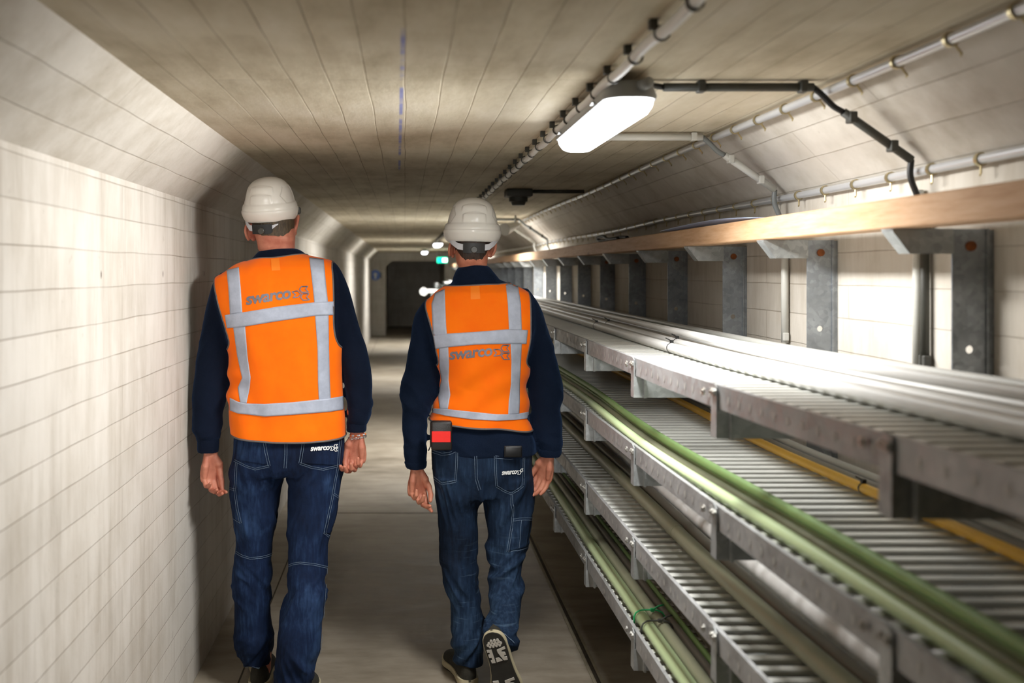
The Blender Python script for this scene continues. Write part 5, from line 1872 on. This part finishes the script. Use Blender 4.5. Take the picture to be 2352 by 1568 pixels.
strips1 = [
    ([(521, 621), (525, 658), (529, 723)], [(549, 614), (553, 658), (557, 719)]),
    ([(536, 748), (546, 818), (557, 868), (547, 890), (553, 926)], [(563, 744), (569, 818), (576, 866), (574, 891), (567, 926)]),
    ([(710, 592), (717, 649), (722, 698)], [(743, 596), (748, 649), (753, 696)]),
    ([(723, 720), (729, 801), (730, 877), (732, 921)], [(754, 719), (755, 801), (757, 877), (759, 918)]),
    ([(518, 723), (559, 717), (639, 704), (723, 694), (768, 692)], [(523, 753), (559, 750), (639, 737), (723, 725), (770, 723)]),
    ([(530, 913), (548, 922), (567, 926), (609, 927), (673, 923), (757, 914), (793, 908)], [(530, 942), (548, 949), (567, 951), (609, 956), (673, 952), (757, 945), (794, 939)]),
]
man1 = dict(
    x=-0.45, skin=M['skin'], hair_mat=M['hair'], knit=M['knit'], denim=M['denim'],
    head=head1, torso=torso1, pelvis=pelvis1, legs=[legL1, legR1],
    ears=[(575, 533, D1 + 0.03, 0.019, 0.0325, -0.75, -0.32), (680, 517, D1 + 0.045, 0.017, 0.034, 0.25, 0.08)],
    face=(px(640, 505, D1).x, D1 + 0.128, px(640, 512, D1).z),
    arms=[dict(tab=armL1, cuff=[(1003, 455, 503, -.015, .040), (1008, 454, 503, -.015, .0405), (1030, 454, 502, -.015, .0395), (1037, 455, 501, -.015, .0385)]),
          dict(tab=armR1, cuff=[(971, 797, 842, -.012, .038), (975, 796, 842, -.012, .039), (987, 796, 841, -.014, .038), (990, 797, 840, -.014, .037)])],
    hands=[dict(wrist=px(484, 1044, D1 - 0.015), elbow=px(482, 985, D1 - 0.01), yaw=0.62, side=1, curls=(0.50, 0.80, 0.42), thumb=(0.06, 0.05, 0.10), scale=0.98, vary=(0.0, 0.05, 0.12, 0.2), spread=0.0),
           dict(wrist=px(820, 1000, D1 - 0.014), elbow=px(818, 945, D1), yaw=-0.35, side=-1, curls=(0.66, 1.05, 0.55), thumb=(0.10, 0.2, 0.3), scale=0.98, vary=(0, 0.05, 0.12, 0.25), tilt=(0.0, 0.06), spread=0.0)],
    feet=[((-.525, D1 + .05, .14), (-.527, D1 + .06, .06), (-.535, D1 + .17, .045)), ((-.393, D1 - .11, .14), (-.393, D1 - .10, .06), (-.385, D1 + .01, .045))],
    hair=(490, 549, 530, 492, 1.03), collar=[(571, 604, 680, .008, .060), (575, 597, 690, .008, .064), (583, 588, 702, .008, .065), (594, 579, 714, .008, .065), (606, 572, 722, .008, .068)],
    knit_fold=knit_fold1, denim_fold=denim_fold1, vest_fold=vest_fold1,
    pockets=[('back_pocket', [(545, 1008), (538, 1056)], [(607, 1014), (619, 1069)]), ('back_pocket', [(697, 1014), (689, 1064)], [(786, 1008), (783, 1070)]),
             ('tool_pocket', [(766, 1135), (745, 1224)], [(778, 1142), (763, 1226)]), ('tool_pocket', [(531, 1124), (540, 1192)], [(540, 1124), (553, 1200)])],
    stitches=[([(607, 1012), (612, 1040), (619, 1069)], 5), ([(619, 1069), (587, 1076), (566, 1070), (540, 1057)], 4), ([(697, 1014), (693, 1040), (689, 1063)], 5), ([(689, 1063), (715, 1072), (742, 1077), (783, 1067)], 4),
              ([(657, 1016), (657, 1045), (655, 1074)], 5), ([(781, 1006), (777, 1040), (775, 1068), (768, 1105), (761, 1146), (752, 1190), (744, 1224), (755, 1231)], 4),
              ([(764, 1133), (777, 1142)], 4), ([(545, 1062), (541, 1123), (546, 1165), (554, 1200)], 4), ([(528, 1121), (541, 1123)], 4), ([(537, 1190), (554, 1201)], 0),
              ([(543, 1267), (558, 1276), (575, 1281), (600, 1279), (625, 1272)], 4), ([(662, 1300), (675, 1294), (691, 1292), (720, 1295), (751, 1303)], 4), ([(561, 1529), (594, 1533), (623, 1528)], 0),
              ([(750, 1305), (744, 1385), (737, 1470), (732, 1512)], 0)],
    jeans_logo=((713, 1036), (756, 1033), 9), jeans_arrows=[[(756, 1025), (762, 1025), (766, 1029), (762, 1034), (757, 1034), (760, 1029)], [(773, 1020), (767, 1021), (765, 1024), (767, 1028), (774, 1027), (770, 1024)],
                                                           [(773, 1029), (768, 1029), (765, 1032), (768, 1036), (773, 1035), (770, 1032)]],
    neck=neck1, hemline=hem1, edges=edge1, strips=strips1, upright=[s[0] for s in strips1[:4]], side_bands=[],
    vest_logo=((566, 701), (670, 685), 19.5),
    vest_arrows=[[(671, 670), (684, 668), (690.5, 675), (686, 682), (673, 684), (679, 676.5)], [(707, 657.5), (692, 658.3), (688, 664.5), (693, 671.5), (708.5, 670.7), (701.5, 664)],
                 [(709.5, 674), (694.5, 675), (690.5, 682.5), (696, 689.5), (711, 688.5), (703.5, 682)]],
    ghost=((577, 676), (678, 660), 17), ghost_arrows=[[(683, 648), (694, 647), (699, 653), (695, 659), (684, 660), (689, 654)], [(713, 640), (703, 641), (699, 646), (704, 651), (715, 650), (709, 645)]],
    tag=([(622, 591), (624, 622)], [(641, 589), (644, 621)]),
    hat=(px(620, 479, D1 + 0.035), 0.1005, -0.20, (0.17, -0.02)), hat_mat=M['helmet'], hat_clip=px(686, 482, D1 + 0.075), hat_label='white hard hat with a black ratchet band at the back',
    shoes=[dict(heel=(-.535, D1 - 0.005, 0), toe_dir=(-.07, 1, 0), up=(0, 0, 1), length=.29, width=.105, high=.105, label='dark work shoe flat on the floor'),
           dict(heel=(-.385, D1 - 0.185, 0), toe_dir=(.08, 1, 0), up=(0, 0, 1), length=.29, width=.105, high=.105, label='dark work shoe under the bunched trouser hem')],
)
r1, g1 = build_man('person', 'man on the left in white hard hat and orange vest walking beside the wall', D1, man1)

# bracelets on his right wrist
mb = bmesh.new()
for ring_r, zc, rr in ((0.0305, px(819, 1001, D1).z, 0.0022),):
    cx = px(821, 1001, D1 - 0.014).x
    for k in range(26):
        a = 2 * PI * k / 26
        R = Matrix.Rotation(a, 3, 'Z') @ Matrix.Rotation(k % 2 * PI / 2, 3, 'X')
        c = Vector((cx + ring_r * math.cos(a), D1 - 0.014 + ring_r * 0.82 * math.sin(a), zc - 0.002 + 0.010 * math.sin(a) * 0 - 0.012 * math.cos(a) * -0.35))
        pts = [c + R @ Vector((0.0028 * math.cos(t), 0.0050 * math.sin(t), 0)) for t in np.linspace(0, 2 * PI, 11)]
        tube(mb, pts, 0.0013, 6)
o = obj('chain_bracelet', mb, M['silver'], r1); o['label'] = 'silver chain bracelet'
for mname, sel in (('bead_o', 0), ('bead_w', 1)):
    mb = bmesh.new()
    for k in range(34):
        if (k // 2) % 2 != sel:
            continue
        a = 2 * PI * k / 34
        ellipsoid(mb, (px(821, 995, D1 - 0.014).x + 0.0295 * math.cos(a), D1 - 0.014 + 0.0242 * math.sin(a), px(819, 996, D1).z - 0.004 * math.cos(a) * -0.6), (0.0027, 0.0027, 0.0024), None, 8, 6)
    obj('bead_bracelet', mb, M[mname], r1)

# ================================================================ the man on the right
D2 = 3.70
torso2 = [(636, 1062, 1122, .02, .050), (646, 1044, 1160, .015, .062), (657, 1020, 1185, .01, .078), (672, 998, 1214, 0, .092), (698, 974, 1232, 0, .106), (738, 966, 1238, 0, .120), (771, 974, 1236, 0, .126),
          (800, 986, 1226, 0, .126), (836, 1002, 1214, 0, .124), (877, 1010, 1211, 0, .120), (906, 1003, 1211, 0, .117), (930, 996, 1214, 0, .117), (965, 988, 1220, 0, .122), (995, 987, 1224, 0, .126)]
edge2 = [(636, 800, 1400), (660, 1010, 1214), (674, 990, 1213), (698, 978, 1213), (738, 987, 1213), (771, 996, 1211), (800, 1001, 1206), (828, 1007, 1204), (850, 990, 1220), (995, 800, 1400)]
armL2 = [(686, 978, 1000, .02, .025), (702, 966, 1010, .02, .045), (724, 953, 1014, .02, .056), (787, 941, 1014, .02, .064), (849, 930, 1014, .02, .064), (893, 920, 1009, .01, .062),
         (934, 921, 991, 0, .056), (960, 921, 985, 0, .053), (983, 922, 983, -.01, .051), (1024, 925, 982, -.02, .047), (1050, 928, 980, -.02, .044), (1066, 931, 979, -.02, .042)]
armR2 = [(662, 1192, 1212, .02, .025), (680, 1188, 1226, .02, .046), (702, 1186, 1240, .02, .056), (742, 1190, 1256, .02, .063), (787, 1200, 1269, .02, .065), (836, 1206, 1281, .02, .064),
         (893, 1214, 1291, .01, .061), (934, 1220, 1289, 0, .056), (971, 1222, 1294, -.01, .053), (1012, 1231, 1291, -.02, .047), (1036, 1238, 1287, -.02, .042)]
head2 = [(472, 1070, 1100, .04, .03), (482, 1056, 1114, .035, .062), (500, 1047, 1123, .03, .084), (526, 1043, 1127, .03, .095), (548, 1043, 1127, .03, .097), (566, 1045, 1124, .028, .093), (582, 1046, 1121, .022, .086),
         (596, 1047, 1120, .012, .072), (606, 1050, 1119, .008, .060), (616, 1054, 1116, .01, .050), (628, 1056, 1114, .012, .047), (660, 1056, 1120, .012, .046)]
pelvis2 = [(975, 1000, 1212, 0, .105), (1005, 993, 1220, 0, .116), (1040, 991, 1222, -.006, .124), (1075, 993, 1221, -.006, .122), (1110, 996, 1224, 0, .112), (1136, 998, 1224, .0, .100)]
legL2 = [(1090, 994, 1100, 0, .114), (1128, 997, 1106, .0, .103), (1160, 1001, 1101, .01, .098), (1193, 1006, 1098, .018, .093), (1231, 1009, 1098, .025, .089), (1270, 1010, 1098, .03, .085), (1300, 1015, 1098, .03, .082),
         (1324, 1021, 1098, .03, .080), (1367, 1028, 1104, .03, .077), (1417, 1036, 1107, .025, .076), (1450, 1034, 1107, .02, .078), (1466, 1034, 1107, .02, .079), (1484, 1041, 1105, .015, .075), (1504, 1043, 1106, .015, .076), (1519, 1044, 1107, .015, .076)]
legR2 = [(1090, 1112, 1222, -.002, .114), (1130, 1110, 1225, -.002, .104), (1160, 1113, 1224, -.002, .098), (1193, 1117, 1222, -.002, .094), (1231, 1122, 1216, -.004, .090), (1255, 1121, 1211, -.008, .087), (1278, 1120, 1208, -.012, .086),
         (1301, 1125, 1205, -.025, .083), (1348, 1124, 1201, -.065, .079), (1402, 1124, 1195, -.12, .076), (1425, 1114, 1194, -.15, .077), (1440, 1108, 1193, -.185, .080), (1460, 1107, 1192, -.19, .079), (1484, 1116, 1188, -.185, .072)]


def knit_fold2(p, n):
    d = 0.0028 * ns(p, 7, 7, 5, 31.0) + 0.0015 * ns(p, 18, 18, 12, 32.0)
    if p.x < 0.13 or p.x > 0.46:
        d += folds(p, 1.02, 0.20, 110, 0.0048, 33.0, 0.5) + folds(p, 1.28, 0.12, 95, 0.0034, 35.0, -0.6) + folds(p, 0.90, 0.06, 180, 0.0036, 39.0)
    else:
        d += folds(p, 0.885, 0.06, 70, 0.003, 41.0, 0.5)
    return d


def denim_fold2(p, n):
    d = 0.0022 * ns(p, 10, 10, 5, 44.0) + 0.0014 * ns(p, 30, 30, 18, 46.0)
    left = p.x < 0.285
    d += folds(p, 0.37 if left else 0.43, 0.15, 130, 0.0085, 51.0 if left else 53.0, 0.7 if left else -0.4)
    d += folds(p, 0.14 if left else 0.22, 0.13, 125, 0.0095, 57.0 if left else 59.0, -0.6 if left else 0.7)
    d += folds(p, 0.68, 0.13, 80, 0.008, 63.0, 1.6 if left else -1.4)
    d += folds(p, 0.50, 0.06, 160, 0.008 if not left else 0.002, 65.0, -0.4)
    return d


def vest_fold2(p, n):
    d = 0.0075 * ns(p, 6, 6, 3.0, 70.0) + 0.0028 * ns(p, 15, 15, 6, 71.0)
    d += 0.0030 * (1 - abs(ns(p + Vector((0, 0, p.x * 1.0)), 7, 2, 5, 73.0)) * 2.5)
    q = (p.x - 0.28) * 0.55 - (p.z - 1.15)
    d += 0.003 * math.sin(q * 50 + 3 * ns(p, 4, 4, 4, 72.0)) * sstep(1.28, 1.12, p.z)
    d += 0.005 * math.sin((p.z - 1.06) * 75) * sstep(0.22, 0.14, p.x) * sstep(0.10, 0.02, abs(p.z - 1.06))
    d += 0.004 * math.sin((p.z - 1.10) * 60 + p.x * 30) * sstep(0.36, 0.42, p.x) * sstep(1.3, 1.1, p.z)
    return d


def neck2(u):
    return 657.5 - 7.5 * u ** 0.7 - 2.0 * math.sin(PI * u)


def hem2(u):
    return 963 + 9 * sstep(0, 0.5, u) + 12 * sstep(0.6, 1.0, u)


strips2 = [
    ([(1000, 674), (992, 698), (994, 747), (996, 772)], [(1022, 664), (1023, 698), (1025, 747), (1027, 769)]),
    ([(1009, 797), (1010, 840), (1015, 873), (1007, 906), (1011, 940)], [(1030, 794), (1032, 840), (1031, 873), (1035, 906), (1029, 940)]),
    ([(1161, 651), (1166, 698), (1169, 760)], [(1189, 655), (1196, 698), (1198, 758)]),
    ([(1172, 787), (1174, 828), (1173, 881), (1168, 922), (1167, 952)], [(1198, 787), (1196, 828), (1193, 881), (1193, 922), (1192, 950)]),
    ([(994, 770), (1027, 766), (1092, 762), (1168, 756), (1211, 758)], [(1000, 801), (1027, 797), (1092, 791), (1168, 789), (1208, 789)]),
    ([(992, 938), (1027, 939), (1084, 945), (1141, 951), (1182, 951), (1215, 945)], [(991, 947), (1027, 955), (1084, 963), (1141, 966), (1182, 964), (1217, 960)]),
]
H2 = px(1127, 1455, D2 - 0.285); L2 = (px(1172, 1636, D2 - 0.262) - H2).normalized(); U2 = Vector((.22, .97, .1)); U2 = (U2 - L2 * U2.dot(L2)).normalized()
FOOT2 = (px(1150, 1440, D2 - 0.16), H2 + U2 * 0.08 + L2 * 0.05, H2 + U2 * 0.048 + L2 * 0.18)
man2 = dict(
    x=0.27, skin=M['skin2'], hair_mat=M['hair2'], knit=M['fleece'], denim=M['denim2'],
    head=head2, torso=torso2, pelvis=pelvis2, legs=[legL2, legR2],
    ears=[(1037.5, 573, D2 + 0.04, 0.017, 0.0285, -0.55, -0.10), (1130, 572, D2 + 0.04, 0.017, 0.0285, 0.55, 0.10)],
    face=(px(1085, 560, D2).x, D2 + 0.128, px(1085, 560, D2).z),
    arms=[dict(tab=armL2, cuff=[(1058, 930, 980, -.02, .0435), (1061, 929, 981, -.02, .0445), (1071, 932, 979, -.02, .0435), (1074, 934, 977, -.02, .042)]),
          dict(tab=armR2, cuff=[(1030, 1236, 1289, -.02, .0435), (1033, 1235, 1290, -.02, .0445), (1044, 1238, 1287, -.02, .0435), (1047, 1240, 1285, -.02, .042)])],
    hands=[dict(wrist=px(958, 1079, D2 - 0.022), elbow=px(952, 1025, D2 - 0.02), yaw=0.50, side=1, curls=(0.9, 1.15, 0.6), thumb=(0.40, 0.45, 0.55), scale=0.96, vary=(-0.5, -0.25, 0.0, 0.15), spread=0.0),
           dict(wrist=px(1258, 1050, D2 - 0.022), elbow=px(1262, 1000, D2 - 0.02), yaw=-0.75, side=-1, curls=(0.40, 0.55, 0.3), thumb=(0.25, 0.1, 0.2), scale=0.92, vary=(0.1, 0.05, 0.05, -0.05), spread=0.03, tilt=(0.0, 0.25))],
    feet=[((.23, D2 + .015, .14), (.235, D2 + .03, .06), (.205, D2 + .14, .045)), FOOT2],
    hair=(512, 606, 582, 530, 1.03), collar=[(607, 1068, 1108, .012, .058), (611, 1056, 1120, .012, .063), (624, 1046, 1132, .01, .065), (640, 1040, 1145, .012, .064), (660, 1036, 1154, .012, .066)],
    hem=[(975, 992, 1216, 0, .116), (1000, 990, 1226, 0, .129), (1018, 990, 1231, 0, .134), (1034, 994, 1233, 0, .134), (1040, 998, 1230, 0, .130)],
    knit_fold=knit_fold2, denim_fold=denim_fold2, vest_fold=vest_fold2,
    pockets=[('back_pocket', [(994, 1034), (993, 1092), (1005, 1103)], [(1050, 1032), (1048, 1080), (1046, 1106)]), ('back_pocket', [(1137, 1047), (1140, 1115), (1160, 1126)], [(1203, 1040), (1200, 1100), (1188, 1126)]),
             ('tool_pocket', [(1177, 1193), (1166, 1266)], [(1221, 1191), (1209, 1256)])],
    stitches=[([(995, 1036), (1016, 1043), (1035, 1041), (1051, 1033)], 5), ([(1050, 1032), (1049, 1070), (1047, 1105)], 4), ([(1047, 1105), (1016, 1110), (1004, 1101), (993, 1092)], 4),
              ([(1137, 1047), (1138, 1080), (1140, 1115)], 4), ([(1140, 1115), (1158, 1126), (1175, 1133), (1188, 1125), (1200, 1115)], 4), ([(1202, 1039), (1201, 1080), (1200, 1113)], 4), ([(1137, 1049), (1171, 1052), (1203, 1046)], 5),
              ([(1092, 1040), (1093, 1070), (1094, 1098), (1102, 1124)], 5), ([(1176, 1135), (1177, 1193), (1172, 1230), (1166, 1266)], 4), ([(1177, 1193), (1200, 1191), (1222, 1191)], 5), ([(1197, 1194), (1194, 1230), (1191, 1258)], 0),
              ([(1166, 1266), (1188, 1264), (1210, 1256)], 0), ([(1098, 1326), (1104, 1364), (1107, 1404)], 0), ([(1120, 1452), (1135, 1449), (1160, 1458), (1180, 1476)], 0)],
    jeans_logo=((1152, 1090), (1186, 1087), 8.5), jeans_arrows=[[(1186, 1080), (1192, 1080), (1195, 1083), (1192, 1088), (1187, 1088), (1189, 1084)], [(1199, 1075), (1195, 1076), (1193, 1079), (1195, 1082), (1199, 1081), (1197, 1078)]],
    neck=neck2, hemline=hem2, edges=edge2, strips=strips2, upright=[s[0] for s in strips2[:4]], side_bands=[],
    vest_logo=((1033, 826.5), (1132, 817), 18.5),
    vest_arrows=[[(1133.5, 802), (1147, 802), (1152.5, 809), (1148, 816), (1134, 817.3), (1140, 809.7)], [(1169, 792.3), (1154.5, 792.6), (1150.5, 799), (1155, 806.8), (1169, 806.8), (1163, 799)],
                 [(1170, 810.3), (1155, 810.7), (1151, 817), (1156.5, 824.8), (1170, 824.8), (1163.5, 817)]],
    tag=([(1081, 655), (1081, 688)], [(1101, 653), (1103, 687)]),
    hat=(px(1085, 529, D2 + 0.035), 0.1065, 0.0, (0.02, 0.02)), hat_mat=M['helmet2'], hat_label='white hard hat with ridge lines and a black ratchet band',
    shoes=[dict(heel=(.238, D2 - 0.05, 0), toe_dir=(-.22, 1, 0), up=(0, 0, 1), length=.285, width=.104, high=.10, label='dark suede shoe flat on the floor'),
           dict(heel=px(1127, 1455, D2 - 0.285), toe_dir=px(1172, 1636, D2 - 0.262) - px(1127, 1455, D2 - 0.285), up=(.22, .97, .1), length=.285, width=.106, high=.078, tread=True, label='dark shoe with raised heel showing its tread')],
)
r2, g2 = build_man('person', 'man on the right in orange vest and fleece stepping off his right foot', D2, man2)

# things carried in his back pockets
t = thing('tool_pouch', "black tool pouch with a red band in the right man's left back pocket", 'pouch', px(1014, 1000, D2 - 0.14))
c0, c1 = px(990, 1032, D2 - 0.138), px(1038, 966, D2 - 0.138)
mb = bmesh.new(); box(mb, c0.x, c1.x, D2 - 0.162, D2 - 0.122, c0.z, c1.z); bevel(mb, 0.007, 3); obj('pouch_body', mb, M['leather'], t, sharp=50)
mb = bmesh.new(); box(mb, c0.x + 0.002, c1.x - 0.006, D2 - 0.1645, D2 - 0.1605, px(0, 1015, D2 - 0.16).z, px(0, 990, D2 - 0.16).z); bevel(mb, 0.001, 1); obj('red_band', mb, M['red'], t, smooth=False)
mb = bmesh.new(); box(mb, c0.x - 0.004, c0.x + 0.012, D2 - 0.155, D2 - 0.125, c0.z + 0.012, c1.z - 0.004); bevel(mb, 0.005, 2); obj('side_flap', mb, M['leather'], t, sharp=50)
mb = bmesh.new(); tube(mb, smooth_path([px(990, 1018, D2 - 0.145), px(988, 1026, D2 - 0.147), px(984, 1035, D2 - 0.145)], 0.004), 0.0022, 6); obj('pull_cord', mb, M['black'], t)
t = thing('mobile_phone', "black mobile phone standing in the right man's right back pocket", 'phone', px(1178, 1040, D2 - 0.14))
c0, c1 = px(1159, 1049, D2 - 0.143), px(1198, 1024, D2 - 0.143)
mb = bmesh.new(); box(mb, c0.x, c1.x, D2 - 0.150, D2 - 0.141, c0.z, c1.z); bevel(mb, 0.004, 3); obj('phone_body', mb, M['glass'], t, sharp=50)
mb = bmesh.new(); box(mb, c0.x - 0.0015, c1.x + 0.0015, D2 - 0.148, D2 - 0.1425, c0.z - 0.001, c1.z + 0.0015); bevel(mb, 0.0025, 2); obj('phone_case', mb, M['black'], t, sharp=50)
# ------------------------------------------------------------------ camera
cd = bpy.data.cameras.new('camera')
cam = bpy.data.objects.new('camera', cd); COL.objects.link(cam)
cam.location = CAM
cam.rotation_euler = (PI / 2, 0, 0)
cd.sensor_fit = 'HORIZONTAL'
cd.sensor_width = 36.0
cd.lens = F / 2352 * 36.0
cd.shift_x = (1176 - VX) / 2352
cd.shift_y = -(784 - VY) / 2352
cd.clip_start = 0.05; cd.clip_end = 100
cd.dof.use_dof = True
cd.dof.focus_distance = 3.6
cd.dof.aperture_fstop = 2.6
SC.camera = cam
SC.view_settings.view_transform = 'Standard'
SC.view_settings.look = 'None'
SC.view_settings.gamma = 1.0
SC.view_settings.use_curve_mapping = False
SC.view_settings.exposure = 0.0
SC.cycles.use_denoising = True
SC.cycles.max_bounces = 10
SC.cycles.diffuse_bounces = 6
SC.cycles.sample_clamp_indirect = 8.0
